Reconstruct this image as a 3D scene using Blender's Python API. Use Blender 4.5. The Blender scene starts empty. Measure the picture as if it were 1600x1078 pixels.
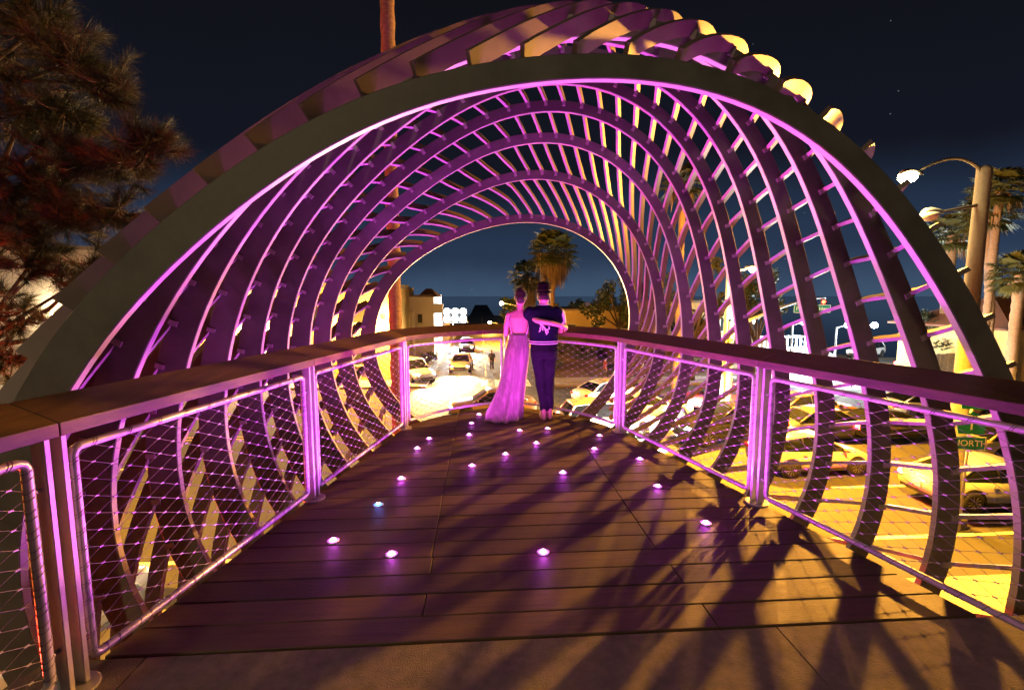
import bpy, bmesh, math, random
from math import sin, cos, pi, radians, sqrt, atan2, hypot
from mathutils import Vector, Matrix, Quaternion

random.seed(7)
R = radians
scene = bpy.context.scene
col = scene.collection

# ------------------------------------------------------------------ camera
cam_d = bpy.data.cameras.new('camera')
cam_d.sensor_width = 36.0
cam_d.lens = 740.0 * 36.0 / 1600.0
cam_d.clip_start = 0.05
cam_d.clip_end = 2000.0
cam = bpy.data.objects.new('camera', cam_d)
cam.location = (0, 0, 1.6)
cam.rotation_euler = (R(90 - 6.09), 0, R(-3.8))
col.objects.link(cam)
scene.camera = cam

# ------------------------------------------------------------------ night sky
world = bpy.data.worlds.new('World')
scene.world = world
world.use_nodes = True
nt = world.node_tree
nt.nodes.clear()
def wn(t, **kw):
    n = nt.nodes.new(t)
    for k, v in kw.items():
        setattr(n, k, v)
    return n
w_out = wn('ShaderNodeOutputWorld')
w_bg = wn('ShaderNodeBackground')
w_sky = wn('ShaderNodeTexSky')
w_sky.sky_type = 'NISHITA'
w_sky.sun_disc = False
w_sky.sun_elevation = R(-6.0)
w_sky.sun_rotation = R(20)
w_sky.altitude = 10
w_sky.air_density = 1.0
w_sky.dust_density = 1.0
w_co = wn('ShaderNodeTexCoord')
w_sep = wn('ShaderNodeSeparateXYZ')
nt.links.new(w_co.outputs['Generated'], w_sep.inputs[0])
w_ramp = wn('ShaderNodeValToRGB')
cr = w_ramp.color_ramp
cr.interpolation = 'EASE'
cr.elements[0].position = 0.0
cr.elements[0].color = (0.048, 0.086, 0.150, 1)
cr.elements[1].position = 0.62
cr.elements[1].color = (0.0047, 0.0047, 0.0064, 1)
e = cr.elements.new(0.10); e.color = (0.0200, 0.037, 0.076, 1)
e = cr.elements.new(0.26); e.color = (0.0064, 0.0076, 0.0140, 1)
# faint uneven sky glow
w_nz = wn('ShaderNodeTexNoise'); w_nz.inputs['Scale'].default_value = 2.2; w_nz.inputs['Detail'].default_value = 4
nt.links.new(w_co.outputs['Generated'], w_nz.inputs['Vector'])
w_of = wn('ShaderNodeMath', operation='MULTIPLY_ADD'); w_of.inputs[1].default_value = -0.16; w_of.inputs[2].default_value = 0.08
nt.links.new(w_nz.outputs['Fac'], w_of.inputs[0])
w_zs = wn('ShaderNodeMath', operation='ADD')
nt.links.new(w_sep.outputs['Z'], w_zs.inputs[0]); nt.links.new(w_of.outputs[0], w_zs.inputs[1])
nt.links.new(w_zs.outputs[0], w_ramp.inputs[0])
# stars
w_map = wn('ShaderNodeMapping'); w_map.inputs['Scale'].default_value = (60, 60, 60)
nt.links.new(w_co.outputs['Generated'], w_map.inputs[0])
w_vor = wn('ShaderNodeTexVoronoi')
nt.links.new(w_map.outputs[0], w_vor.inputs['Vector'])
w_vor.inputs['Scale'].default_value = 1.0
w_lt = wn('ShaderNodeMath', operation='LESS_THAN'); w_lt.inputs[1].default_value = 0.055
nt.links.new(w_vor.outputs['Distance'], w_lt.inputs[0])
w_sc = wn('ShaderNodeSeparateColor')
nt.links.new(w_vor.outputs['Color'], w_sc.inputs[0])
w_gt = wn('ShaderNodeMath', operation='GREATER_THAN'); w_gt.inputs[1].default_value = 0.86
nt.links.new(w_sc.outputs[0], w_gt.inputs[0])
w_mul = wn('ShaderNodeMath', operation='MULTIPLY')
nt.links.new(w_lt.outputs[0], w_mul.inputs[0]); nt.links.new(w_gt.outputs[0], w_mul.inputs[1])
w_mul2 = wn('ShaderNodeMath', operation='MULTIPLY'); w_mul2.inputs[1].default_value = 0.14
nt.links.new(w_mul.outputs[0], w_mul2.inputs[0])
w_add = wn('ShaderNodeMixRGB'); w_add.blend_type = 'ADD'; w_add.inputs[0].default_value = 1
nt.links.new(w_ramp.outputs[0], w_add.inputs[1]); nt.links.new(w_mul2.outputs[0], w_add.inputs[2])
w_skm = wn('ShaderNodeMixRGB'); w_skm.blend_type = 'MULTIPLY'; w_skm.inputs[0].default_value = 1
w_skm.inputs[2].default_value = (0.02, 0.02, 0.02, 1)
nt.links.new(w_sky.outputs[0], w_skm.inputs[1])
w_add2 = wn('ShaderNodeMixRGB'); w_add2.blend_type = 'ADD'; w_add2.inputs[0].default_value = 1
nt.links.new(w_add.outputs[0], w_add2.inputs[1]); nt.links.new(w_skm.outputs[0], w_add2.inputs[2])
nt.links.new(w_add2.outputs[0], w_bg.inputs[0])
w_bg.inputs[1].default_value = 1.0
nt.links.new(w_bg.outputs[0], w_out.inputs[0])

scene.view_settings.view_transform = 'Standard'
scene.view_settings.look = 'None'
scene.view_settings.exposure = 0.0
scene.view_settings.gamma = 1.0
scene.cycles.use_denoising = True
scene.cycles.max_bounces = 5
scene.cycles.diffuse_bounces = 2
scene.cycles.glossy_bounces = 2
scene.cycles.transmission_bounces = 3
scene.cycles.transparent_max_bounces = 8
scene.cycles.sample_clamp_indirect = 4.0
scene.cycles.caustics_reflective = False
scene.cycles.caustics_refractive = False

# light levels (some lamps below are added fills or unseen, marked where they stand)
LED_W = 22.0          # each deck light
SODIUM = (1.0, 0.41, 0.050)
SODIUM_D = (1.0, 0.41, 0.018)
MAGENTA = (0.86, 0.065, 1.0)

# ------------------------------------------------------------------ materials
MATS = {}
def mat(name, color, rough=0.6, metal=0.0, emit=None, emit_s=0.0, var=0.0, scale=6.0, bump=0.0, bscale=60.0,
        spec=0.5, coat=0.0, stretch=(1, 1, 1), color2=None, trans=0.0):
    if name in MATS:
        return MATS[name]
    m = bpy.data.materials.new(name)
    m.use_nodes = True
    t = m.node_tree
    b = t.nodes['Principled BSDF']
    b.inputs['Base Color'].default_value = (*color, 1)
    b.inputs['Roughness'].default_value = rough
    b.inputs['Metallic'].default_value = metal
    b.inputs['Specular IOR Level'].default_value = spec
    b.inputs['Coat Weight'].default_value = coat
    b.inputs['Coat Roughness'].default_value = 0.08
    if trans:
        b.inputs['Transmission Weight'].default_value = trans
    if emit:
        b.inputs['Emission Color'].default_value = (*emit, 1)
        b.inputs['Emission Strength'].default_value = emit_s
    if var or bump or color2:
        tc = t.nodes.new('ShaderNodeTexCoord')
        mp = t.nodes.new('ShaderNodeMapping')
        mp.inputs['Scale'].default_value = stretch
        t.links.new(tc.outputs['Object'], mp.inputs[0])
        nz = t.nodes.new('ShaderNodeTexNoise')
        nz.inputs['Scale'].default_value = scale
        nz.inputs['Detail'].default_value = 6
        nz.inputs['Roughness'].default_value = 0.62
        t.links.new(mp.outputs[0], nz.inputs['Vector'])
        if var or color2:
            oi = t.nodes.new('ShaderNodeObjectInfo')
            ad = t.nodes.new('ShaderNodeMath'); ad.operation = 'MULTIPLY_ADD'
            ad.inputs[1].default_value = 0.40; ad.inputs[2].default_value = -0.20
            t.links.new(oi.outputs['Random'], ad.inputs[0])
            sm = t.nodes.new('ShaderNodeMath'); sm.operation = 'ADD'
            t.links.new(nz.outputs['Fac'], sm.inputs[0]); t.links.new(ad.outputs[0], sm.inputs[1])
            rp = t.nodes.new('ShaderNodeValToRGB')
            rp.color_ramp.elements[0].position = 0.30
            rp.color_ramp.elements[1].position = 0.72
            lo = color2 if color2 else tuple(c * (1 - var) for c in color)
            hi = color if color2 else tuple(min(1, c * (1 + var)) for c in color)
            rp.color_ramp.elements[0].color = (*lo, 1)
            rp.color_ramp.elements[1].color = (*hi, 1)
            t.links.new(sm.outputs[0], rp.inputs[0])
            t.links.new(rp.outputs[0], b.inputs['Base Color'])
            mr = t.nodes.new('ShaderNodeMapRange')
            mr.inputs[3].default_value = max(0.05, rough - 0.12); mr.inputs[4].default_value = min(1, rough + 0.12)
            t.links.new(nz.outputs['Fac'], mr.inputs[0])
            t.links.new(mr.outputs[0], b.inputs['Roughness'])
        if bump:
            n2 = t.nodes.new('ShaderNodeTexNoise')
            n2.inputs['Scale'].default_value = bscale
            n2.inputs['Detail'].default_value = 5
            t.links.new(mp.outputs[0], n2.inputs['Vector'])
            bp = t.nodes.new('ShaderNodeBump')
            bp.inputs['Strength'].default_value = bump
            bp.inputs['Distance'].default_value = 0.02
            t.links.new(n2.outputs['Fac'], bp.inputs['Height'])
            t.links.new(bp.outputs[0], b.inputs['Normal'])
    MATS[name] = m
    return m

def emis(name, color, s):
    if name in MATS:
        return MATS[name]
    m = bpy.data.materials.new(name)
    m.use_nodes = True
    t = m.node_tree
    t.nodes.clear()
    o = t.nodes.new('ShaderNodeOutputMaterial'); em = t.nodes.new('ShaderNodeEmission')
    em.inputs[0].default_value = (*color, 1); em.inputs[1].default_value = s
    t.links.new(em.outputs[0], o.inputs[0])
    MATS[name] = m
    return m

STEEL = mat('bronze_rib_steel', (0.150, 0.142, 0.124), 0.6, 0.0, color2=(0.085, 0.078, 0.067), scale=4.5, bump=0.10, bscale=14)
EDGE = mat('lit_edge_tone', (0.52, 0.48, 0.46), 0.45, 0.0, var=0.06, scale=3)  # inner edges paler than the faces: deck-light glow put into the colour
STRIP = mat('painted_strip_steel', (0.165, 0.112, 0.098), 0.5, 0.0, var=0.22, scale=4.0, bump=0.04, bscale=12)
RAILM = mat('brushed_rail_steel', (0.58, 0.57, 0.56), 0.36, 0.45, var=0.08, scale=14)
WIRE = mat('mesh_wire_steel', (0.20, 0.19, 0.19), 0.5, 0.4)
CAPW = mat('cap_rail_wood', (0.155, 0.088, 0.040), 0.50, var=0.0, color2=(0.065, 0.034, 0.016), scale=3.2, stretch=(9, 0.9, 9), bump=0.16, bscale=30)
DECKW = mat('deck_wood', (0.108, 0.068, 0.038), 0.58, color2=(0.038, 0.023, 0.014), scale=3.2, stretch=(0.8, 11, 9), bump=0.22, bscale=26)
CONC = mat('walkway_concrete', (0.25, 0.215, 0.17), 0.88, color2=(0.13, 0.11, 0.085), scale=16.0, bump=0.5, bscale=150)
ASPH = mat('asphalt', (0.085, 0.083, 0.080), 0.80, color2=(0.048, 0.047, 0.046), scale=0.8, bump=0.25, bscale=45)
PAINTW = mat('road_paint_white', (0.72, 0.71, 0.68), 0.7, var=0.14, scale=3)
PAINTY = mat('road_paint_yellow', (0.75, 0.48, 0.06), 0.7, var=0.14, scale=3)
SIDEW = mat('pavement_concrete', (0.40, 0.37, 0.33), 0.85, color2=(0.29, 0.27, 0.24), scale=1.4, bump=0.2, bscale=40)
SOIL = mat('slope_soil', (0.13, 0.088, 0.052), 0.95, color2=(0.065, 0.050, 0.028), scale=1.1, bump=0.6, bscale=6)
DARK = mat('dark_rubber', (0.018, 0.018, 0.018), 0.8)
BLACKM = mat('black_metal', (0.03, 0.03, 0.03), 0.5)
GALV = mat('galvanised_steel', (0.42, 0.42, 0.41), 0.5, 0.3, var=0.1, scale=4)
POLEC = mat('pole_concrete', (0.20, 0.185, 0.16), 0.8, color2=(0.13, 0.12, 0.105), scale=7, bump=0.2, bscale=70)

# ------------------------------------------------------------------ helpers
class MB:
    def __init__(s):
        s.v = []; s.f = []; s.sm = []
    def add(s, vs, fs, smooth=False):
        o = len(s.v)
        s.v.extend([tuple(p) for p in vs])
        for f in fs:
            s.f.append(tuple(i + o for i in f)); s.sm.append(smooth)
        return s
    def box(s, c, size, rz=0.0):
        x, y, z = (k / 2 for k in size)
        ca, sa = cos(rz), sin(rz)
        vs = []
        for dz in (-z, z):
            for dx, dy in ((-x, -y), (x, -y), (x, y), (-x, y)):
                vs.append((c[0] + dx * ca - dy * sa, c[1] + dx * sa + dy * ca, c[2] + dz))
        return s.add(vs, [(3, 2, 1, 0), (4, 5, 6, 7), (0, 1, 5, 4), (1, 2, 6, 5), (2, 3, 7, 6), (3, 0, 4, 7)])
    def prism(s, poly, z0, z1):
        n = len(poly)
        vs = [(p[0], p[1], z0) for p in poly] + [(p[0], p[1], z1) for p in poly]
        fs = [tuple(range(n))[::-1], tuple(range(n, 2 * n))] + [(i, (i + 1) % n, n + (i + 1) % n, n + i) for i in range(n)]
        return s.add(vs, fs)
    def tube(s, pts, r, n=8, caps=True, smooth=True, closed=False):
        pts = [Vector(p) for p in pts]
        m = len(pts)
        rs = r if isinstance(r, (list, tuple)) else [r] * m
        rings = []
        up = Vector((0, 0, 1))
        pu = None
        for i, p in enumerate(pts):
            if closed:
                d = pts[(i + 1) % m] - pts[i - 1]
            else:
                d = pts[min(i + 1, m - 1)] - pts[max(i - 1, 0)]
            if d.length < 1e-9:
                d = Vector((0, 0, 1))
            d.normalize()
            if pu is None:
                a = Vector((1, 0, 0)) if abs(d.z) > 0.9 else up
                u = (a - d * a.dot(d)).normalized()
            else:
                u = pu - d * pu.dot(d)
                u = u.normalized() if u.length > 1e-6 else pu
            pu = u
            w = d.cross(u)
            rings.append([p + (u * cos(2 * pi * k / n) + w * sin(2 * pi * k / n)) * rs[i] for k in range(n)])
        vs = [q for rg in rings for q in rg]
        fs = []
        for i in range(m if closed else m - 1):
            j = (i + 1) % m
            for k in range(n):
                fs.append((i * n + k, i * n + (k + 1) % n, j * n + (k + 1) % n, j * n + k))
        s.add(vs, fs, smooth)
        if caps and not closed:
            o = len(s.v) - len(vs)
            s.f.append(tuple(o + k for k in range(n))[::-1]); s.sm.append(False)
            s.f.append(tuple(o + (m - 1) * n + k for k in range(n))); s.sm.append(False)
        return s
    def lathe(s, prof, c=(0, 0, 0), n=16, smooth=True):
        vs = []
        for r, z in prof:
            for k in range(n):
                vs.append((c[0] + r * cos(2 * pi * k / n), c[1] + r * sin(2 * pi * k / n), c[2] + z))
        fs = []
        for i in range(len(prof) - 1):
            for k in range(n):
                fs.append((i * n + k, i * n + (k + 1) % n, (i + 1) * n + (k + 1) % n, (i + 1) * n + k))
        fs.append(tuple(range(n))[::-1]); fs.append(tuple((len(prof) - 1) * n + k for k in range(n)))
        return s.add(vs, fs, smooth)
    def loft(s, rings, smooth=True, n=None):
        n = len(rings[0])
        vs = [p for rg in rings for p in rg]
        fs = []
        for i in range(len(rings) - 1):
            for k in range(n):
                fs.append((i * n + k, i * n + (k + 1) % n, (i + 1) * n + (k + 1) % n, (i + 1) * n + k))
        fs.append(tuple(range(n))[::-1]); fs.append(tuple((len(rings) - 1) * n + k for k in range(n)))
        return s.add(vs, fs, smooth)
    def xform(s, M):
        s.v = [tuple(M @ Vector(p)) for p in s.v]
        return s
    def mesh(s, name, m=None):
        me = bpy.data.meshes.new(name)
        me.from_pydata(s.v, [], s.f)
        me.polygons.foreach_set('use_smooth', s.sm)
        if m:
            me.materials.append(m)
        me.update()
        return me
    def build(s, name, m, parent=None, loc=(0, 0, 0), rz=0.0):
        o = bpy.data.objects.new(name, s.mesh(name, m))
        o.location = loc; o.rotation_euler = (0, 0, rz)
        col.objects.link(o)
        if parent is not None:
            o.parent = parent
        return o

def ell(c, rx, ry, n=14, rz=0.0, pw=2.0):
    out = []
    for k in range(n):
        a = 2 * pi * k / n
        ca, sa = cos(a), sin(a)
        x = rx * math.copysign(abs(ca) ** (2 / pw), ca); y = ry * math.copysign(abs(sa) ** (2 / pw), sa)
        out.append((c[0] + x * cos(rz) - y * sin(rz), c[1] + x * sin(rz) + y * cos(rz), c[2]))
    return out

def tag(o, label=None, cat=None, group=None, kind=None):
    if label: o['label'] = label
    if cat: o['category'] = cat
    if group: o['group'] = group
    if kind: o['kind'] = kind
    return o

def thing(name, label, cat, loc=(0, 0, 0), rz=0.0, group=None):
    o = bpy.data.objects.new(name, None)
    o.empty_display_size = 0.2
    o.location = loc; o.rotation_euler = (0, 0, rz)
    col.objects.link(o)
    return tag(o, label, cat, group)

def lamp(name, typ, loc, color, watts, radius=0.05, parent=None, target=None, spot=60, blend=0.5):
    d = bpy.data.lights.new(name, typ)
    d.color = color; d.energy = watts
    d.shadow_soft_size = radius
    if typ == 'SPOT':
        d.spot_size = R(spot); d.spot_blend = blend
    o = bpy.data.objects.new(name, d)
    o.location = loc
    if target is not None:
        v = Vector(target) - Vector(loc)
        o.rotation_euler = v.to_track_quat('-Z', 'Y').to_euler()
    col.objects.link(o)
    if parent is not None:
        o.parent = parent
    return o

def clip_poly(poly, a, b, c):
    """keep the part of a polygon where a*x + b*y <= c"""
    out = []
    n = len(poly)
    for i in range(n):
        p, q = poly[i], poly[(i + 1) % n]
        dp = a * p[0] + b * p[1] - c; dq = a * q[0] + b * q[1] - c
        if dp <= 0: out.append(p)
        if (dp < 0 < dq) or (dq < 0 < dp):
            t = dp / (dp - dq)
            out.append((p[0] + (q[0] - p[0]) * t, p[1] + (q[1] - p[1]) * t))
    return out

G = -5.0     # street level; the balcony deck is z = 0
# ------------------------------------------------------------------ ground, roads, pavements
g = MB(); g.add([(-900, -400, G - 0.02), (140, -400, G - 0.02), (140, 34, G - 0.02), (42, 47, G - 0.02), (19, 78, G - 0.02), (19, 150, G - 0.02), (-900, 150, G - 0.02)], [(0, 1, 2, 3, 4, 5, 6)])
tag(g.build('ground', SOIL), kind='structure')
se = MB(); se.add([(-1800, -400, G - 1.2), (1800, -400, G - 1.2), (1800, 1900, G - 1.2), (-1800, 1900, G - 1.2)], [(0, 1, 2, 3)])
tag(se.build('sea', mat('sea_water', (0.012, 0.02, 0.035), 0.10, spec=0.8)), kind='structure')
rd = MB()
rd.add([(-140, 8, G), (160, 8, G), (160, 33, G), (-140, 33, G)], [(0, 1, 2, 3)])
rd.add([(-3.4, 33, G), (4.2, 33, G), (4.2, 300, G), (-3.4, 300, G)], [(0, 1, 2, 3)])
rd.add([(19, 33, G), (90, 33, G), (42, 45.5, G), (27, 45.5, G)], [(0, 1, 2, 3)])
road = tag(rd.build('road', ASPH), kind='structure')
def stripe(name, x0, y0, x1, y1, w, m):
    d = Vector((x1 - x0, y1 - y0)); d.normalize(); nx, ny = -d.y * w / 2, d.x * w / 2
    b = MB(); z = G + 0.006
    b.add([(x0 - nx, y0 - ny, z), (x1 - nx, y1 - ny, z), (x1 + nx, y1 + ny, z), (x0 + nx, y0 + ny, z)], [(0, 1, 2, 3)])
    return b.build(name, m, road)
for yy in (14.9, 18.3, 25.6, 29.2):
    x = -60
    while x < 70:
        if not (-9 < x < 6):
            stripe('lane_dash', x, yy, x + 3, yy, 0.14, PAINTW)
        x += 9
stripe('lane_line', -60, 21.9, -10, 21.9, 0.14, PAINTY)
stripe('lane_line', 7, 21.9, 80, 21.9, 0.14, PAINTY)
stripe('lane_line', -60, 22.3, -10, 22.3, 0.14, PAINTY)
stripe('lane_line', 7, 22.3, 80, 22.3, 0.14, PAINTY)
stripe('edge_line', -60, 11.6, 90, 11.6, 0.16, PAINTW)
stripe('stop_line', 6.2, 12, 6.2, 21.5, 0.5, PAINTW)
for i in range(7):
    stripe('crossing_bar', -2.9 + i * 1.05, 33.6, -2.9 + i * 1.05, 36.4, 0.5, PAINTW)
stripe('lane_line', 0.4, 38, 0.4, 140, 0.14, PAINTY)

def pavement(name, poly, h=0.14):
    b = MB(); b.prism(poly, G - 0.01, G + h)
    return tag(b.build(name, SIDEW), kind='structure')
pavement('pavement_near', [(-140, 2), (160, 2), (160, 9.6), (-140, 9.6)])
pavement('pavement_far', [(4.8, 33.4), (18.4, 33.4), (20.5, 36.2), (4.8, 36.2)])
pavement('pavement_left', [(-140, 33.4), (-3.9, 33.4), (-3.9, 120), (-5.6, 120), (-5.6, 36.0), (-140, 36.0)])
pavement('pavement_right', [(28, 24.6), (160, 24.6), (160, 30.0), (34, 30.0), (28, 27.0)])
# planted bank behind the far pavement
bk = MB()
nx, ny = 26, 8
vs = []; fs = []
for j in range(ny + 1):
    for i in range(nx + 1):
        t = j / ny
        x = 4.6 + 20.5 * i / nx + 2.0 * t * (i / nx)
        y = 36.0 + 8.0 * t
        z = G + 0.1 + 2.6 * (t * t * (3 - 2 * t)) + random.uniform(-0.09, 0.09)
        vs.append((x, y, z))
for j in range(ny):
    for i in range(nx):
        a = j * (nx + 1) + i
        fs.append((a, a + 1, a + nx + 2, a + nx + 1))
bk.add(vs, fs, True)
tag(bk.build('terrain_bank', SOIL), kind='structure')
hd = MB(); hd.lathe([(16, -1.5), (14, -1.0), (10, -0.4), (5, 0.1), (0.5, 0.3)], (29, 134, G - 0.6), 24)
tag(hd.build('headland_terrain', SOIL), kind='structure')
# ------------------------------------------------------------------ balcony: walkway slabs and deck planks
walk = MB(); walk.prism([(-2.6, -3.0), (3.4, -3.0), (3.05, 2.03), (-2.0, 2.03)], -0.42, -0.045)
walkway = tag(walk.build('walkway', CONC), kind='structure')
xs = [-2.6, -1.492, 1.42, 3.4]
for i in range(3):
    for (ya, yb) in ((-3.0, 0.02), (0.03, 2.046)):
        P = [(xs[i] + 0.004, ya), (xs[i + 1] - 0.004, ya), (xs[i + 1] - 0.004, yb), (xs[i] + 0.004, yb)]
        P = clip_poly(P, -1, 0.0, 2.45); P = clip_poly(P, 1, 0.32, 3.45)
        P = clip_poly(P, -1, 0.19, 2.30 - 0.0)
        b = MB(); b.prism(P, -0.043, 0.0)
        b.build('slab', CONC, walkway)

# rail line (plan view), left to right round the bow
L0, L1, L2, L3 = (-2.03, 0.02), (-1.665, 1.89), (-1.32, 3.68), (-0.92, 5.63)
MID = (0.37, 6.66)
R3, R2, R1, R0 = (1.62, 5.33), (2.12, 3.38), (2.60, 1.43), (2.98, -0.40)
def bow(A, B, bulge, n):
    ax, ay = A; bx, by = B
    dx, dy = bx - ax, by - ay
    l = hypot(dx, dy); ox, oy = -dy / l * bulge, dx / l * bulge
    return [(ax + dx * t + ox * 4 * t * (1 - t), ay + dy * t + oy * 4 * t * (1 - t)) for t in (i / n for i in range(n + 1))]
BOW_L = bow(L3, MID, 0.17, 7)
BOW_R = bow(MID, R3, 0.17, 7)

deck = thing('deck', None, None)
tag(deck, kind='structure')
outline = [(-1.66 - 0.03, 2.062), (R1[0] - 0.15 + 0.03, 2.062), (R2[0] + 0.03, R2[1]), (R3[0] + 0.03, R3[1])]
outline += [(p[0] + 0.02, p[1] + 0.03) for p in BOW_R[::-1][1:-1]] + [(MID[0], MID[1] + 0.035)] + [(p[0] - 0.02, p[1] + 0.03) for p in BOW_L[::-1][1:-1]]
outline += [(L3[0] - 0.03, L3[1]), (L2[0] - 0.03, L2[1])]
row = 0
y = 2.064
PW = 0.1795
while y < 6.75:
    y1 = y + PW - 0.007
    if y > 2.75:
        cuts = [-9, -0.31, 1.10, 9]
    elif row % 2 == 0:
        cuts = [-9, 1.14, 9] if row % 4 == 0 else [-9, 1.12, 9]
    else:
        cuts = [-9, -0.30, 9]
    for a, b_ in zip(cuts[:-1], cuts[1:]):
        P = [(a + 0.0025, y), (b_ - 0.0025, y), (b_ - 0.0025, y1), (a + 0.0025, y1)]
        for i in range(len(outline)):
            p, q = outline[i], outline[(i + 1) % len(outline)]
            nx_, ny_ = q[1] - p[1], -(q[0] - p[0])
            P = clip_poly(P, nx_, ny_, nx_ * p[0] + ny_ * p[1])
            if len(P) < 3: break
        if len(P) >= 3:
            ar = abs(sum(P[i][0] * P[(i + 1) % len(P)][1] - P[(i + 1) % len(P)][0] * P[i][1] for i in range(len(P)))) / 2
            if ar > 0.003:
                mb = MB(); mb.prism(P, -0.036, random.uniform(-0.0016, 0.0016))
                o = mb.build('plank', DECKW, deck)
                bv = o.modifiers.new('bevel', 'BEVEL'); bv.width = 0.0035; bv.segments = 1; bv.limit_method = 'ANGLE'
    y += PW
    row += 1
sub = MB(); sub.prism([(p[0] * 0.985 + 0.006, p[1] - (0.02 if p[1] > 2.2 else 0)) for p in outline], -0.30, -0.060)
sub.build('deck_frame', mat('deck_substructure', (0.05, 0.045, 0.04), 0.8), deck)
gd = MB(); gd.box((0.42, 2.0, -0.66), (1.3, 8.6, 0.66))
gd.box((0.42, -6.0, -0.55), (5.8, 8.0, 0.5))
tag(gd.build('bridge_girder', CONC), 'concrete girder of the footbridge under the wooden balcony', 'girder')

# ------------------------------------------------------------------ lattice canopy: oval ribs and helical strips
CF = [[2.4334, -0.2268, -0.2694, -0.0576, -0.1421], [0.04, -0.064, -0.0435, 0.0133, -0.0136], [0.1926, 0.2222, -0.2715, 0.0461, -0.0904],
      [-0.0005, -0.0802, 0.2342, -0.017, -0.0337], [0.0854, 0.066, -0.0396, -0.0139, -0.0104], [-0.0512, 0.0092, -0.0163, 0.011, 0.0105],
      [-0.138, 0.1072, -0.0026, 0.039, 0.0292], [-0.0282, 0.0584, -0.0305, -0.0082, 0.0174], [-0.066, -0.016, 0.0579, 0.0053, 0.0193]]
XC, ZC = 0.43, 0.9
def rad(th, k):
    """inner radius of the shell at angle th on rib position k (0 = nearest rib, 9 = last)"""
    u = (k + 1 - 5.5) / 4.5
    bs = [1.0]
    for m_ in range(1, 5):
        bs += [cos(m_ * th), sin(m_ * th)]
    return sum(b * sum(c * u ** p for p, c in enumerate(cs)) for b, cs in zip(bs, CF))
def ribdepth(th, k):
    w = 0.118 + 0.048 * (1 - max(0.0, sin(th))) + 0.010 * (-cos(th)) + 0.030 * max(0.0, -cos(th)) ** 2 + 0.025 * max(0.0, -sin(th))
    return w
def ribY(k):
    return 2.4 + 0.5 * k
def outer(th, k):
    r = rad(th, k) + ribdepth(th, k)
    return (XC + r * cos(th), ZC + r * sin(th))

canopy = thing('lattice_canopy', 'cocoon shaped canopy of steel ribs and diagonal strips arching over the balcony', 'canopy', (0, 0, 0))
NS = 120
for k in range(10):
    b = MB()
    t = 0.05
    vs = []
    for i in range(NS):
        th = 2 * pi * i / NS
        r0 = rad(th, k); 
        # depth measured square to the inner curve
        d = 1e-3
        ta = Vector((rad(th + d, k) * cos(th + d) - rad(th - d, k) * cos(th - d), rad(th + d, k) * sin(th + d) - rad(th - d, k) * sin(th - d))).normalized()
        nrm = Vector((ta.y, -ta.x))
        p = Vector((XC + r0 * cos(th), ZC + r0 * sin(th)))
        q = p + nrm * ribdepth(th, k)
        vs += [(p.x, ribY(k), p.y), (p.x, ribY(k) + t, p.y), (q.x, ribY(k) + t, q.y), (q.x, ribY(k), q.y)]
    fs = []
    for i in range(NS):
        j = (i + 1) % NS
        for c in range(4):
            fs.append((i * 4 + c, j * 4 + c, j * 4 + (c + 1) % 4, i * 4 + (c + 1) % 4))
    b.add(vs, fs, False)
    o = b.build('rib', STEEL, canopy)
    o.data.materials.append(EDGE)      # paler inner edge, lit look put into the colour
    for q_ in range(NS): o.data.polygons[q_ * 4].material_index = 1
    for p_ in o.data.polygons: p_.use_smooth = True
    o.data.set_sharp_from_angle(angle=R(35))
    bv = o.modifiers.new('bevel', 'BEVEL'); bv.width = 0.005; bv.segments = 1; bv.limit_method = 'ANGLE'; bv.angle_limit = R(50)

# arc length table from the apex, clockwise positive (towards the right)
TAB = {}
def table(k):
    key = round(k * 40)
    if key in TAB: return TAB[key]
    kk = key / 40.0
    pts = []
    for sgn in (1, -1):
        s = 0.0; lst = [(0.0, pi / 2)]
        pr = outer(pi / 2, kk)
        for i in range(1, 151):
            th = pi / 2 - sgn * R(i)
            c = outer(th, kk)
            s += hypot(c[0] - pr[0], c[1] - pr[1]); pr = c
            lst.append((sgn * s, th))
        pts.append(lst)
    TAB[key] = pts[1][::-1][:-1] + pts[0]
    return TAB[key]
SIG = [0, 0.56, 0.96, 1.29, 1.57, 1.83, 2.09, 2.37, 2.76, 3.42]     # drift of the strips over the apex, rib by rib
def drift(k):
    i = max(0, min(8, int(math.floor(k)))); f = k - i
    p0 = SIG[i - 1] if i > 0 else 2 * SIG[0] - SIG[1]
    p1, p2 = SIG[i], SIG[i + 1]
    p3 = SIG[i + 2] if i < 8 else 2 * SIG[9] - SIG[8]
    return 0.5 * (2 * p1 + (p2 - p0) * f + (2 * p0 - 5 * p1 + 4 * p2 - p3) * f * f + (3 * p1 - p0 - 3 * p2 + p3) * f ** 3)
def theta(k, s):
    tb = table(k)
    if s <= tb[0][0] or s >= tb[-1][0]: return None
    lo, hi = 0, len(tb) - 1
    while hi - lo > 1:
        m_ = (lo + hi) // 2
        if tb[m_][0] <= s: lo = m_
        else: hi = m_
    f = (s - tb[lo][0]) / (tb[hi][0] - tb[lo][0])
    return tb[lo][1] + (tb[hi][1] - tb[lo][1]) * f
PITCH_S = 0.262
def surf(k, s):
    th = theta(k, s)
    if th is None: return None
    x, z = outer(th, k)
    return Vector((x, ribY(k) + 0.025, z)), th
PH = 0.04
def strip_s(j, k):
    i = j + drift(k) / 0.25
    s = 0.25 * i + 0.0028 * i * abs(i) + PH
    return s - 0.13 * max(0.0, k) * min(1.0, max(0.0, s) / 3.5)
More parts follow.
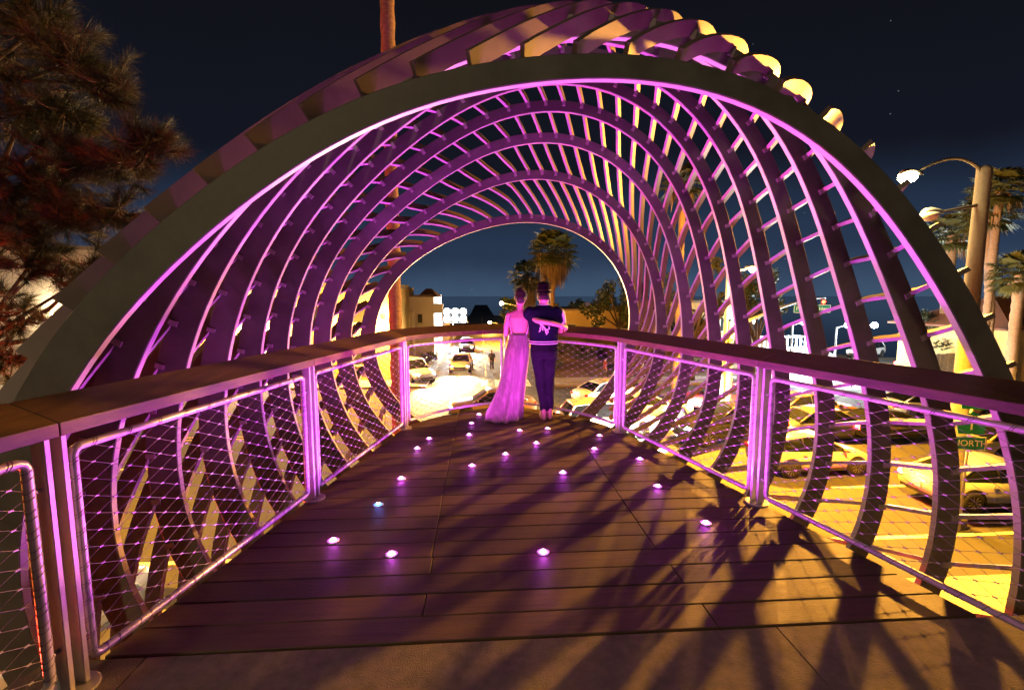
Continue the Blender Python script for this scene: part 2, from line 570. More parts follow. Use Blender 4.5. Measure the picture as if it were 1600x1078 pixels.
for j in range(-36, 22):
    run = []
    k = -0.012
    while k <= 9.13:
        s = strip_s(j, k)
        q = surf(k, s)
        if q is not None and R(-38) < q[1] < R(218):
            run.append((q[0], k, s))
        k += 0.152
    if len(run) < 5: continue
    b = MB(); vs = []
    for i, (p, k, s) in enumerate(run):
        a = run[max(0, i - 1)][0]; c = run[min(len(run) - 1, i + 1)][0]
        tg = (c - a).normalized()
        qa = surf(k, s + 0.05); qb = surf(k, s - 0.05)
        if qa is None or qb is None:
            ar = Vector((0, 0, 1)).cross(tg)
        else:
            ar = (qa[0] - qb[0]).normalized()
        nrm = tg.cross(ar).normalized()
        rv = Vector((p.x - XC, 0, p.z - ZC))
        if nrm.dot(rv) < 0: nrm = -nrm
        side = nrm.cross(tg).normalized()
        h = 0.013
        i0, i1 = -0.020, 0.066 + 0.055 * max(0.0, (XC - p.x) / 2.6)
        vs += [p + nrm * i0 - side * h, p + nrm * i0 + side * h, p + nrm * i1 + side * h, p + nrm * i1 - side * h]
    fs = []
    m_ = len(run)
    for i in range(m_ - 1):
        for c in range(4):
            fs.append((i * 4 + c, i * 4 + (c + 1) % 4, (i + 1) * 4 + (c + 1) % 4, (i + 1) * 4 + c))
    fs += [(3, 2, 1, 0), ((m_ - 1) * 4, (m_ - 1) * 4 + 1, (m_ - 1) * 4 + 2, (m_ - 1) * 4 + 3)]
    b.add(vs, fs, True)
    o = b.build('strip', STRIP, canopy)
    o.data.materials.append(EDGE)  # same lightened tone on the strip's inner edge, as if lit
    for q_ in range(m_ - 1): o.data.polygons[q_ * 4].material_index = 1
    o.data.set_sharp_from_angle(angle=R(35))

# small plates that hold each strip on the front face of each rib (a few millimetres to centimetres each)
nb_ = MB()
for k in range(1, 10):
    for j in range(-36, 22):
        s = strip_s(j, float(k))
        th = theta(float(k), s)
        if th is None or not (R(-30) < th < R(210)): continue
        x, z = outer(th, k)
        d = 1e-3
        xa, za = outer(th + d, k); xb, zb_ = outer(th - d, k)
        tg = Vector((xa - xb, 0, za - zb_)).normalized(); nr = Vector((tg.z, 0, -tg.x))
        c = Vector((x, ribY(k) - 0.006, z)) - nr * 0.030
        a, b_, e_ = tg * 0.017, nr * 0.030, Vector((0, 0.0065, 0))
        vs = [c + a * sa + b_ * sb + e_ * sc for sc in (-1, 1) for sa, sb in ((-1, -1), (1, -1), (1, 1), (-1, 1))]
        nb_.add(vs, [(3, 2, 1, 0), (4, 5, 6, 7), (0, 1, 5, 4), (1, 2, 6, 5), (2, 3, 7, 6), (3, 0, 4, 7)])
o = nb_.build('node_brackets', mat('bracket_steel', (0.33, 0.30, 0.28), 0.45), canopy)
o['kind'] = 'stuff'

# ------------------------------------------------------------------ railing
railing = thing('balcony_railing', 'steel railing with wooden cap and wire mesh panels bowing round the balcony', 'railing', (0, 0, 0))
def offset_path(path, d):
    """offset a plan polyline; positive d = outward (left of travel when going left side -> bow -> right side)"""
    out = []
    n = len(path)
    for i in range(n):
        ns = []
        for a, b_ in ((i - 1, i), (i, i + 1)):
            if a < 0 or b_ >= n: continue
            dx, dy = path[b_][0] - path[a][0], path[b_][1] - path[a][1]
            l = hypot(dx, dy); ns.append((-dy / l, dx / l))
        mx = sum(q[0] for q in ns); my = sum(q[1] for q in ns)
        l = hypot(mx, my); mx /= l; my /= l
        c = mx * ns[0][0] + my * ns[0][1]
        out.append((path[i][0] + mx * d / c, path[i][1] + my * d / c))
    return out
ALLP = [L0, L1, L2, L3] + BOW_L[1:-1] + [MID] + BOW_R[1:-1] + [R3, R2, R1, R0]
IN = offset_path(ALLP, -0.055)
OUT = offset_path(ALLP, 0.165)
def cap(i0, i1, gap0=0.0, gap1=0.0):
    n = i1 - i0 + 1
    inn = [Vector(IN[i]) for i in range(i0, i1 + 1)]; ou = [Vector(OUT[i]) for i in range(i0, i1 + 1)]
    for arr in (inn, ou):
        arr[0] = arr[0] + (arr[1] - arr[0]).normalized() * gap0
        arr[-1] = arr[-1] + (arr[-2] - arr[-1]).normalized() * gap1
    b = MB(); vs = []
    for a, c in zip(inn, ou):
        vs += [(a.x, a.y, 1.058), (a.x, a.y, 1.112), (c.x, c.y, 1.185), (c.x, c.y, 1.058)]
    fs = []
    for i in range(n - 1):
        for c in range(4):
            fs.append((i * 4 + c, (i + 1) * 4 + c, (i + 1) * 4 + (c + 1) % 4, i * 4 + (c + 1) % 4))
    fs += [(0, 1, 2, 3), tuple((n - 1) * 4 + c for c in (3, 2, 1, 0))]
    b.add(vs, fs)
    o = b.build('cap_rail', CAPW, railing)
    bv = o.modifiers.new('bevel', 'BEVEL'); bv.width = 0.004; bv.segments = 2; bv.limit_method = 'ANGLE'; bv.angle_limit = R(40)
nA = len(ALLP)
cap(0, 1, 0, 0.0015); cap(1, 2, 0.0015, 0.001); cap(2, 3, 0.001, 0.001)
iM = 3 + 7
cap(3, iM, 0.001, 0.001); cap(iM, iM + 7, 0.001, 0.001)
cap(iM + 7, iM + 8, 0.001, 0.001); cap(iM + 8, iM + 9, 0.001, 0.001); cap(iM + 9, iM + 10, 0.001, 0)

def post(p, ang):
    """two flat bars side by side along the rail line"""
    po = MB()
    d = Vector((cos(ang), sin(ang), 0)); nn = Vector((-sin(ang), cos(ang), 0))
    po.lathe([(0.085, 0), (0.085, 0.008), (0.08, 0.010)], (p[0], p[1], 0.001), 20, False)
    ob = po.build('post', RAILM, railing)
    for sx in (-1, 1):
        b = MB()
        b.box((p[0] + d.x * sx * 0.030, p[1] + d.y * sx * 0.030, 0.535), (0.021, 0.062, 1.045), ang)
        bo = b.build('bar', RAILM, ob)
        bv = bo.modifiers.new('bevel', 'BEVEL'); bv.width = 0.002; bv.segments = 1
    return ob
def ang(a, b_): return atan2(b_[1] - a[1], b_[0] - a[0])
POSTS = [(L0, ang(L0, L1)), (L1, ang(L0, L2)), (L2, ang(L1, L3)), (L3, ang(L2, BOW_L[1])), (MID, 0.0), (R3, ang(BOW_R[-2], R2)), (R2, ang(R3, R1)), (R1, ang(R2, R0)), (R0, ang(R1, R0))]
for p, a in POSTS: post(p, a)

CW, CH = 0.16, 0.075
def panel(path):
    path = [Vector((p[0], p[1], 0)) for p in path]
    ls = [0.0]
    for i in range(1, len(path)): ls.append(ls[-1] + (path[i] - path[i - 1]).length)
    Lt = ls[-1]
    def at(t, z, off=0.0):
        t = min(max(t, 0), Lt)
        for i in range(1, len(path)):
            if t <= ls[i] + 1e-9:
                f = (t - ls[i - 1]) / (ls[i] - ls[i - 1])
                q = path[i - 1].lerp(path[i], f)
                d = (path[i] - path[i - 1]).normalized()
                return Vector((q.x - d.y * off, q.y + d.x * off, z))
    t0, t1, z0, z1 = 0.082, Lt - 0.082, 0.075, 0.985
    r = 0.0185
    fr = MB()
    pts = []
    cr_ = 0.03
    def seg(a, b_, n): return [(a[0] + (b_[0] - a[0]) * i / n, a[1] + (b_[1] - a[1]) * i / n) for i in range(n + 1)]
    ns = max(6, int(Lt / 0.15))
    tz = seg((t0 + cr_, z0), (t1 - cr_, z0), ns) + [(t1 - cr_ * 0.3, z0 + cr_ * 0.3)] + seg((t1, z0 + cr_), (t1, z1 - cr_), 4) + [(t1 - cr_ * 0.3, z1 - cr_ * 0.3)] + \
         seg((t1 - cr_, z1), (t0 + cr_, z1), ns) + [(t0 + cr_ * 0.3, z1 - cr_ * 0.3)] + seg((t0, z1 - cr_), (t0, z0 + cr_), 4) + [(t0 + cr_ * 0.3, z0 + cr_ * 0.3)]
    fr.tube([at(t, z) for t, z in tz], r, 10, closed=True)
    pn = fr.build('mesh_panel', RAILM, railing)
    for zz in (0.20, 0.86):
        for ta, tb in ((0.038, t0 - 0.012), (t1 + 0.012, Lt - 0.038)):
            pin = MB()
            pin.tube([at(ta, zz), at(ta + (tb - ta) * 0.18, zz), at(ta + (tb - ta) * 0.2, zz), at(tb, zz)], [0.014, 0.014, 0.009, 0.009], 8)
            pin.build('bracket_pin', RAILM, pn)
    # diamond wire net
    wm = MB()
    a0, a1, b0, b1 = t0 + r * 0.7, t1 - r * 0.7, z0 + r * 0.7, z1 - r * 0.7
    sl = CH / CW
    rw = 0.0014
    for sg in (1, -1):
        cmin = (b0 - sl * a1) if sg > 0 else (b0 + sl * a0)
        cmax = (b1 - sl * a0) if sg > 0 else (b1 + sl * a1)
        c = math.ceil(cmin / CH) * CH
        while c < cmax:
            lo = max(a0, ((b0 - c) / sl) if sg > 0 else ((c - b1) / sl))
            hi = min(a1, ((b1 - c) / sl) if sg > 0 else ((c - b0) / sl))
            if hi - lo > 0.02:
                n = max(1, int((hi - lo) / 0.35)) if len(path) > 2 else 1
                wm.tube([at(lo + (hi - lo) * i / n, c + sg * sl * (lo + (hi - lo) * i / n), 0.0) for i in range(n + 1)], rw, 4, caps=False)
                for tt in (lo, hi):   # wrap of the lacing wire where it meets the tube
                    zz = c + sg * sl * tt
                    if abs(tt - a0) < 1e-6 or abs(tt - a1) < 1e-6:
                        ct = t0 if abs(tt - a0) < 1e-6 else t1
                        ring = []
                        for q in range(8):
                            an = 2 * pi * q / 8
                            dz = 0.012 * cos(an)
                            ring.append(at(ct + (r + 0.0012) * cos(an), zz + dz, (r + 0.0012) * sin(an)))
                    else:
                        cz = z0 if abs(zz - b0) < 1e-3 else z1
                        ring = []
                        for q in range(8):
                            an = 2 * pi * q / 8
                            ring.append(at(tt + 0.012 * cos(an), cz + (r + 0.0012) * cos(an), (r + 0.0012) * sin(an)))
                    wm.tube(ring, 0.0016, 4, closed=True)
            c += CH
    wo = wm.build('wire_mesh', WIRE, pn)
    wo['kind'] = 'stuff'
    kn = MB()
    # ferrules at the crossings: c1 + sl t = c2 - sl t
    i = math.ceil(a0 / (CW / 2))
    while i * CW / 2 < a1:
        tt = i * CW / 2
        jz = math.ceil(b0 / (CH / 2))
        while jz * CH / 2 < b1:
            if (i + jz) % 2 == 0:
                kn.tube([at(tt - 0.0085, jz * CH / 2), at(tt + 0.0085, jz * CH / 2)], 0.0042, 6, smooth=False)
            jz += 1
        i += 1
    ko = kn.build('wire_ferrules', RAILM, pn)
    ko['kind'] = 'stuff'
panel([L0, L1]); panel([L1, L2]); panel([L2, L3]); panel(BOW_L); panel(BOW_R); panel([R3, R2]); panel([R2, R1]); panel([R1, R0])

# ------------------------------------------------------------------ recessed deck lights
LENS = emis('deck_lens_magenta', (0.80, 0.14, 1.0), 8.0)
CHIP = emis('deck_chip_magenta', (1.0, 0.75, 1.0), 45.0)
CHIPB = emis('deck_chip_blue', (0.6, 0.8, 1.0), 30.0)
LENSB = emis('deck_lens_blue', (0.06, 0.18, 1.0), 7.0)
spots = [(-0.97, 3.01), (-0.56, 2.82), (0.38, 2.78), (1.57, 3.08), (-0.79, 3.53), (-0.7, 4.04), (1.47, 3.73), (0.73, 4.08), (-0.09, 4.31), (0.24, 4.61), (-0.67, 4.85),
         (-0.58, 5.18), (0.59, 4.94), (1.17, 4.71), (1.54, 4.38), (1.34, 5.17), (-0.14, 5.29), (0.45, 5.43), (0.79, 5.49), (-0.12, 5.78), (-0.03, 6.21), (0.19, 5.90)]
rim_b = MB(); rim_b.lathe([(0.0400, -0.02), (0.0400, 0.004), (0.037, 0.0055), (0.0275, 0.0045), (0.0275, -0.02)], (0, 0, 0), 20)
rim_me = rim_b.mesh('rim', RAILM)
len_b = MB(); len_b.lathe([(0.0272, -0.004), (0.0268, 0.005), (0.021, 0.010), (0.010, 0.013), (0.001, 0.0135)], (0, 0, 0), 16)
len_me = len_b.mesh('lens', LENS)
chip_b = MB(); chip_b.lathe([(0.0125, 0.0125), (0.0120, 0.0150), (0.006, 0.0165), (0.001, 0.0168)], (0, 0, 0), 12)
chip_me = chip_b.mesh('led_chip', CHIP); chipb_me = chip_me.copy(); chipb_me.materials.clear(); chipb_me.materials.append(CHIPB)
lenb_me = len_me.copy(); lenb_me.materials.clear(); lenb_me.materials.append(LENSB)
WHERE = ['magenta deck light in the near left, left of a close neighbour', 'magenta deck light in the near left, right of its close neighbour', 'magenta deck light alone in the near middle of the deck',
  'magenta deck light nearest the right railing post', 'small deck light glowing blue, the only blue one', 'magenta deck light just beyond the blue one', 'magenta deck light by the right railing, second along it from the camera',
  'magenta deck light right of the middle, fourth row from the camera', 'magenta deck light left of the middle, lone in its row', 'magenta deck light in the very middle of the deck', 'nearer of the paired magenta deck lights at the left',
  'farther of the paired magenta deck lights at the left', 'magenta deck light in front of the man, nearer one', 'nearer of the paired magenta deck lights at the right', 'magenta deck light by the right railing, third along it from the camera',
  'farther of the paired magenta deck lights at the right', 'nearest of the three magenta deck lights left of the gown', 'magenta deck light between gown and man, a step in front', 'magenta deck light right behind the man\'s heels',
  'middle of the three magenta deck lights left of the gown', 'farthest magenta deck light, left of the gown\'s train', 'magenta deck light at the hem of the gown']
for i, (x, y) in enumerate(spots):
    blue = (i == 4)
    t = thing('deck_light', WHERE[i], 'deck light', (x, y, 0.002), 0, 'lights set into the balcony deck')
    for nm, me in (('rim', rim_me), ('lens', lenb_me if blue else len_me), ('led_chip', chipb_me if blue else chip_me)):
        o = bpy.data.objects.new(nm, me); col.objects.link(o); o.parent = t
    lc = (0.12, 0.2, 1.0) if blue else MAGENTA
    lw = LED_W * (0.45 if blue else 1.0) * (0.36 if y > 5.0 else (0.7 if y > 4.2 else (0.8 if y < 3.05 and x < 0 else 1.0)))
    la = lamp('led', 'AREA', (0, 0, 0.022), lc, lw, 0.0, t)
    la.data.shape = 'DISK'; la.data.size = 0.03
    la.rotation_euler = (pi, 0, 0)
    lamp('led_spill', 'POINT', (0, 0, 0.030), lc, lw * 0.03, 0.012, t)
# ------------------------------------------------------------------ people
SKIN = mat('skin', (0.62, 0.37, 0.27), 0.55, var=0.05, scale=8)
HAIR = mat('dark_hair', (0.020, 0.012, 0.008), 0.6, var=0.5, scale=40, stretch=(1, 1, 0.2), bump=1.0, bscale=60)
DRESS = mat('lace_gown', (0.62, 0.48, 0.48), 0.8, color2=(0.24, 0.16, 0.175), scale=24, stretch=(1.6, 1.6, 0.10), bump=0.6, bscale=46)
JERSEY = mat('jersey_navy', (0.008, 0.010, 0.026), 0.95, var=0.25, scale=6, bump=0.25, bscale=14, spec=0.08)
JWHITE = mat('jersey_white', (0.75, 0.74, 0.74), 0.7)
TROUS = mat('dark_trousers', (0.013, 0.012, 0.020), 0.98, var=0.2, scale=9, bump=0.5, bscale=11, spec=0.08)
SHOE = mat('tan_shoe', (0.42, 0.25, 0.17), 0.6)
HATM = mat('dark_felt', (0.012, 0.010, 0.010), 0.95, spec=0.08)

def limb(mb, pts, n=12):
    """pts: (x, y, z, r) or (x, y, z, rx, ry); a rounded tapered chain"""
    P = [Vector(p[:3]) for p in pts]
    rr = [p[3] for p in pts]
    # rounded ends
    d0 = (P[0] - P[1]).normalized(); d1 = (P[-1] - P[-2]).normalized()
    P2 = [P[0] + d0 * rr[0] * 0.9, P[0] + d0 * rr[0] * 0.6] + P + [P[-1] + d1 * rr[-1] * 0.6, P[-1] + d1 * rr[-1] * 0.9]
    r2 = [rr[0] * 0.35, rr[0] * 0.78] + rr + [rr[-1] * 0.78, rr[-1] * 0.35]
    mb.tube(P2, r2, n)
    return mb
def ball(mb, c, rx, ry, rz, n=12, m=8):
    rings = []
    for i in range(m + 1):
        a = -pi / 2 + pi * i / m
        a = max(-pi / 2 + 0.08, min(pi / 2 - 0.08, a))
        rings.append(ell((c[0], c[1], c[2] + rz * sin(a)), rx * cos(a), ry * cos(a), n))
    return mb.loft(rings)
def fuse(o, vox=0.009, it=4):
    m = o.modifiers.new('remesh', 'REMESH'); m.mode = 'VOXEL'; m.voxel_size = vox; m.use_smooth_shade = True
    s = o.modifiers.new('smooth', 'SMOOTH'); s.iterations = it; s.factor = 0.5
    return o
def hand(mb, wrist, d, side, curl, sc=1.0):
    """palm and five fingers; d = direction of the hand, side = thumb side, curl = direction the fingers bend to"""
    d = Vector(d).normalized(); side = Vector(side); side = (side - d * side.dot(d)).normalized()
    curl = Vector(curl).normalized(); w = Vector(wrist)
    limb(mb, [(*w, 0.027 * sc), (*(w + d * 0.045 * sc), 0.034 * sc), (*(w + d * 0.085 * sc), 0.034 * sc)], 10)
    for q, (o_, l) in enumerate(((0.030, 0.072), (0.010, 0.082), (-0.011, 0.076), (-0.030, 0.060))):
        a = w + d * 0.088 * sc + side * o_ * sc
        b = a + (d * 0.75 + curl * 0.45) * l * 0.5 * sc
        c = b + (d * 0.35 + curl * 0.85) * l * 0.5 * sc
        limb(mb, [(*a, 0.0095 * sc), (*b, 0.009 * sc), (*c, 0.0078 * sc)], 8)
    a = w + d * 0.03 * sc + side * 0.030 * sc
    b = a + (d * 0.5 + side * 0.8) * 0.035 * sc
    c = b + (d * 0.85 + curl * 0.5) * 0.035 * sc
    limb(mb, [(*a, 0.013 * sc), (*b, 0.0115 * sc), (*c, 0.0095 * sc)], 8)
def face(mb, c, fw, sc=1.0):
    """nose, brow, ears, chin on a head; fw = unit vector the face looks along"""
    c = Vector(c); f = Vector(fw).normalized(); s_ = Vector((-f.y, f.x, 0))
    limb(mb, [(*(c + f * 0.088 * sc + Vector((0, 0, 0.012))), 0.011), (*(c + f * 0.108 * sc + Vector((0, 0, -0.020))), 0.014)], 8)
    limb(mb, [(*(c + f * 0.085 * sc + Vector((0, 0, -0.058)) + s_ * 0.02), 0.009), (*(c + f * 0.085 * sc + Vector((0, 0, -0.058)) - s_ * 0.02), 0.009)], 8)
    for sg in (-1, 1):
        limb(mb, [(*(c + s_ * sg * 0.076 * sc + Vector((0, 0, 0.018))), 0.013), (*(c + s_ * sg * 0.076 * sc + Vector((0, 0, -0.022))), 0.010)], 8)

# --- man: stands at the rail, back to us
MX, MY = 0.80, 5.98
man = thing('person', 'man in dark cap, navy jersey with white animal emblem and dark trousers', 'person', (MX, MY, 0.0))
b = MB()
ball(b, (0.0, 0.0, 1.575), 0.077, 0.095, 0.115)
limb(b, [(0, -0.005, 1.40, 0.062), (0, -0.002, 1.50, 0.056)])
face(b, (0.0, 0.0, 1.575), (0.1, 1, 0))
b.loft([ell((0.0, 0.0, 0.93), 0.15, 0.10), ell((0, 0, 1.05), 0.15, 0.10), ell((0, 0.0, 1.22), 0.17, 0.11), ell((0, 0, 1.36), 0.19, 0.10), ell((0, 0, 1.43), 0.15, 0.075)])
# right arm (picture right) bent forward to the rail
limb(b, [(0.195, 0.0, 1.385, 0.052), (0.235, 0.06, 1.22, 0.044), (0.235, 0.10, 1.13, 0.040), (0.19, 0.28, 1.165, 0.031), (0.16, 0.34, 1.17, 0.028)])
hand(b, (0.155, 0.36, 1.172), (-0.3, 1, 0.02), (-1, 0, 0), (0, 0.2, -1))
# left arm goes round in front of the woman to the rail
limb(b, [(-0.195, 0.0, 1.385, 0.052), (-0.25, 0.12, 1.25, 0.044), (-0.26, 0.16, 1.19, 0.040), (-0.21, 0.34, 1.17, 0.031)])
hand(b, (-0.205, 0.36, 1.172), (0.2, 1, 0.02), (1, 0, 0), (0, 0.2, -1))
# legs
for sx, fy in ((-0.055, -0.04), (0.075, -0.02)):
    ax = 0.005 if sx < 0 else 0.085
    limb(b, [(sx * 1.15, 0, 0.92, 0.085), (sx * 0.7 + 0.02, 0.015, 0.50, 0.056), (sx * 0.4 + 0.03, 0.0, 0.30, 0.05), (ax, fy, 0.09, 0.036)])
fuse(b.build('body', SKIN, man))
# trousers
t_ = MB()
t_.loft([ell((0.005, 0, 1.02), 0.160, 0.122), ell((0.005, 0, 0.96), 0.172, 0.130), ell((0.01, -0.012, 0.88), 0.180, 0.142), ell((0.01, -0.01, 0.80), 0.172, 0.130)])
for sx, fy, wob in ((-0.058, -0.04, 0.008), (0.078, -0.02, -0.006)):
    limb(t_, [(sx * 1.25, -0.01, 0.86, 0.096), (sx * 1.05 + wob, 0.0, 0.70, 0.090), (sx * 0.8 + 0.015, 0.022, 0.53, 0.074), (sx * 0.7 + 0.02 - wob, 0.012, 0.44, 0.070), (sx * 0.55 + 0.03, -0.02, 0.30, 0.065), (0.005 if sx < 0 else 0.085, fy, 0.17, 0.054), (0.005 if sx < 0 else 0.085, fy, 0.125, 0.050)])
fuse(t_.build('trousers', TROUS, man), 0.009, 3)
# jersey with short sleeve caps
j_ = MB()
j_.loft([ell((0.0, -0.012, 0.975), 0.178, 0.135, 20), ell((0, -0.010, 1.03), 0.182, 0.137, 20), ell((0, -0.004, 1.12), 0.186, 0.135, 20), ell((0, 0.0, 1.22), 0.196, 0.138, 20), ell((0, 0.0, 1.33), 0.215, 0.128, 20), ell((0, 0, 1.40), 0.205, 0.105, 20), ell((0, 0, 1.445), 0.13, 0.080, 20), ell((0, 0, 1.465), 0.075, 0.066, 20)])
limb(j_, [(0.175, 0.0, 1.385, 0.072), (0.225, 0.045, 1.27, 0.062)])
limb(j_, [(-0.175, 0.0, 1.385, 0.072), (-0.235, 0.09, 1.29, 0.062)])
fuse(j_.build('jersey', JERSEY, man), 0.009, 3)
# white sleeve panel, hem stripe, collar line
sl_ = MB(); limb(sl_, [(0.215, 0.012, 1.365, 0.060), (0.247, 0.055, 1.245, 0.056), (0.250, 0.075, 1.20, 0.052)])
fuse(sl_.build('sleeve', JWHITE, man), 0.008, 2)
for z_, hh in ((0.985, 0.012), (1.012, 0.009)):
    h_ = MB(); h_.loft([ell((0, -0.011, z_ - hh / 2), 0.1865, 0.1435, 28), ell((0, -0.011, z_ + hh / 2), 0.1865, 0.1435, 28)])
    h_.build('hem_stripe', JWHITE, man)
c_ = MB(); c_.tube([(p[0], p[1], p[2] + 0.008 * (p[1] < 0)) for p in ell((0, -0.002, 1.462), 0.071, 0.063, 18)], 0.006, 6, closed=True)
c_.build('collar', JWHITE, man)
# animal emblem on the back: rearing four-legged beast with a curled tail, cut from sheet and laid on the cloth
def backy(x, z):
    rx = 0.192; ry = 0.139
    return -ry * sqrt(max(0.0, 1 - (x / rx) ** 2)) - 0.006
EMB = [[(-0.060, 1.262), (-0.040, 1.255), (-0.022, 1.238), (-0.004, 1.215), (0.012, 1.192)],     # body slanting down to the right
       [(-0.060, 1.262), (-0.055, 1.282), (-0.040, 1.290), (-0.024, 1.280)],                    # neck and head
       [(-0.048, 1.240), (-0.062, 1.215), (-0.058, 1.190), (-0.076, 1.172)],                    # foreleg
       [(-0.030, 1.232), (-0.036, 1.205), (-0.024, 1.190)],                                      # second foreleg
       [(0.006, 1.195), (0.008, 1.170), (0.026, 1.152), (0.014, 1.138)],                        # hind leg
       [(0.012, 1.190), (0.036, 1.178), (0.042, 1.160)],                                         # second hind leg
       [(0.012, 1.200), (0.036, 1.200), (0.054, 1.212), (0.052, 1.236), (0.038, 1.232)]]        # tail
for seg_ in EMB:
    e_ = MB()
    pts = []
    for i in range(len(seg_) - 1):
        for f in (0, 0.5):
            x = seg_[i][0] + (seg_[i + 1][0] - seg_[i][0]) * f; z = seg_[i][1] - 0.035 + (seg_[i + 1][1] - seg_[i][1]) * f
            pts.append((x, backy(x, z), z))
    x, z = seg_[-1]; z -= 0.035; pts.append((x, backy(x, z), z))
    n_ = len(pts)
    wid = [0.012 if seg_ is EMB[0] else 0.0075] * n_
    wid[-1] = 0.005
    e_.tube(pts, wid, 8)
    e_.build('emblem', JWHITE, man)
# shoes
for sx, fy in ((0.003, -0.04), (0.087, -0.02)):
    s_ = MB(); s_.loft([ell((sx, fy + 0.055, 0.004), 0.041, 0.135, 14, 0, 2.4), ell((sx, fy + 0.055, 0.03), 0.042, 0.138, 14, 0, 2.4), ell((sx, fy + 0.045, 0.065), 0.040, 0.115, 14), ell((sx, fy + 0.005, 0.115), 0.042, 0.06, 14), ell((sx, fy, 0.15), 0.040, 0.05, 14)])
    s_.build('shoe', SHOE, man)
h_ = MB(); h_.loft([ell((0, -0.004, 1.53), 0.080, 0.098, 16), ell((0, -0.01, 1.58), 0.083, 0.102, 16), ell((0, -0.008, 1.64), 0.082, 0.100, 16)])
h_.build('hair', HAIR, man)
ht = MB(); ht.loft([ell((0, 0.0, 1.628), 0.125, 0.145, 22), ell((0, 0.0, 1.634), 0.126, 0.146, 22), ell((0, 0, 1.640), 0.092, 0.110, 22), ell((0, 0, 1.70), 0.089, 0.106, 22), ell((0, 0, 1.745), 0.078, 0.094, 22), ell((0, 0, 1.757), 0.05, 0.06, 22)])
ht.build('hat', HATM, man)
hb = MB(); hb.loft([ell((0, 0, 1.642), 0.0935, 0.1115, 22), ell((0, 0, 1.662), 0.0925, 0.1105, 22)])
hb.build('hat_band', mat('hat_band', (0.12, 0.07, 0.09), 0.6), man)

# --- woman: long pale lace gown, arm round the man's back
WX, WY = 0.46, 6.06
wom = thing('person', 'woman in long pale lace gown with train, arm around the man', 'person', (WX, WY, 0.0))
wom.rotation_euler = (0, R(1.6), 0)
b = MB()
ball(b, (0.01, 0.0, 1.56), 0.072, 0.090, 0.108)
limb(b, [(0.0, -0.01, 1.38, 0.046), (0.006, -0.006, 1.48, 0.044)])
face(b, (0.01, 0.0, 1.56), (0.25, 1, 0), 0.95)
b.loft([ell((0.0, 0, 0.95), 0.125, 0.095), ell((0, 0, 1.06), 0.105, 0.078), ell((0, 0, 1.18), 0.118, 0.085), ell((0, 0, 1.30), 0.148, 0.085), ell((0, 0, 1.37), 0.125, 0.065), ell((0, 0, 1.41), 0.06, 0.05)])
# her right arm crosses the man's back, hand on his far elbow
limb(b, [(0.13, -0.01, 1.335, 0.040), (0.16, -0.12, 1.30, 0.038), (0.24, -0.235, 1.275, 0.034), (0.38, -0.262, 1.258, 0.031), (0.52, -0.215, 1.225, 0.025), (0.565, -0.15, 1.205, 0.022)])
hand(b, (0.572, -0.135, 1.200), (0.35, 1, -0.15), (0.2, 0, 1), (-0.2, 0.6, -0.5), 0.92)
# her left arm down by the rail
limb(b, [(-0.135, -0.01, 1.335, 0.040), (-0.165, 0.01, 1.19, 0.034), (-0.165, 0.04, 1.08, 0.032), (-0.10, 0.20, 1.13, 0.026), (-0.08, 0.26, 1.155, 0.022)])
hand(b, (-0.075, 0.275, 1.157), (0.3, 1, 0.05), (1, 0, 0), (0, 0.2, -1), 0.92)
for sx in (-0.07, 0.07):
    limb(b, [(sx, 0, 0.92, 0.085), (sx * 0.9, 0.01, 0.50, 0.055), (sx * 0.8, 0, 0.10, 0.036)])
    limb(b, [(sx * 0.8, 0.0, 0.06, 0.035), (sx * 0.8, 0.12, 0.03, 0.028)])
fuse(b.build('body', SKIN, wom), 0.008, 3)
# gown: low back, fitted to the hip, flaring to a train on the left
d_ = MB()
rings = []
prof = [(1.10, 0.114, 0.086, 0, 0.0), (1.07, 0.115, 0.087, -0.002, 0), (0.99, 0.132, 0.108, -0.006, 0), (0.90, 0.152, 0.135, -0.012, 0.0), (0.80, 0.155, 0.138, -0.02, 0.05), (0.68, 0.150, 0.135, -0.03, 0.09), (0.54, 0.146, 0.142, -0.045, 0.16), (0.40, 0.156, 0.165, -0.065, 0.22), (0.26, 0.172, 0.19, -0.088, 0.27), (0.12, 0.195, 0.23, -0.115, 0.30), (0.04, 0.210, 0.26, -0.13, 0.32), (0.006, 0.218, 0.27, -0.135, 0.33)]
n_ = 72
for z, rx, ry, ox, fl in prof:
    rg = []
    for k in range(n_):
        a = 2 * pi * k / n_
        fold = 1 + fl * 0.20 * (sin(a * 11 + 0.8 * sin(3 * a)) + 0.5 * sin(a * 19 + 1.3))
        tr = 1 + fl * 1.15 * max(0, cos(a - R(212))) ** 2
        rg.append((ox + rx * fold * tr * cos(a), -0.012 + ry * fold * tr * sin(a), z))
    rings.append(rg)
d_.loft(rings)
gown = d_.build('gown', DRESS, wom)
for sx in (-1, 1):
    st = MB(); st.tube([(sx * 0.092, -0.062, 1.09), (sx * 0.118, -0.060, 1.20), (sx * 0.125, -0.052, 1.30), (sx * 0.095, -0.01, 1.39)], 0.009, 6)
    st.build('strap', DRESS, gown)
hr = MB()
ball(hr, (0.008, -0.012, 1.585), 0.085, 0.100, 0.108)
ball(hr, (0.004, -0.075, 1.545), 0.060, 0.050, 0.065)
for q in range(5):
    a = q * 1.25
    limb(hr, [(0.0 + 0.03 * cos(a), -0.08, 1.55 + 0.03 * sin(a), 0.02), (0.035 * cos(a + 1), -0.10, 1.545 + 0.035 * sin(a + 1), 0.017)], 8)
fuse(hr.build('hair', HAIR, wom), 0.007, 2)
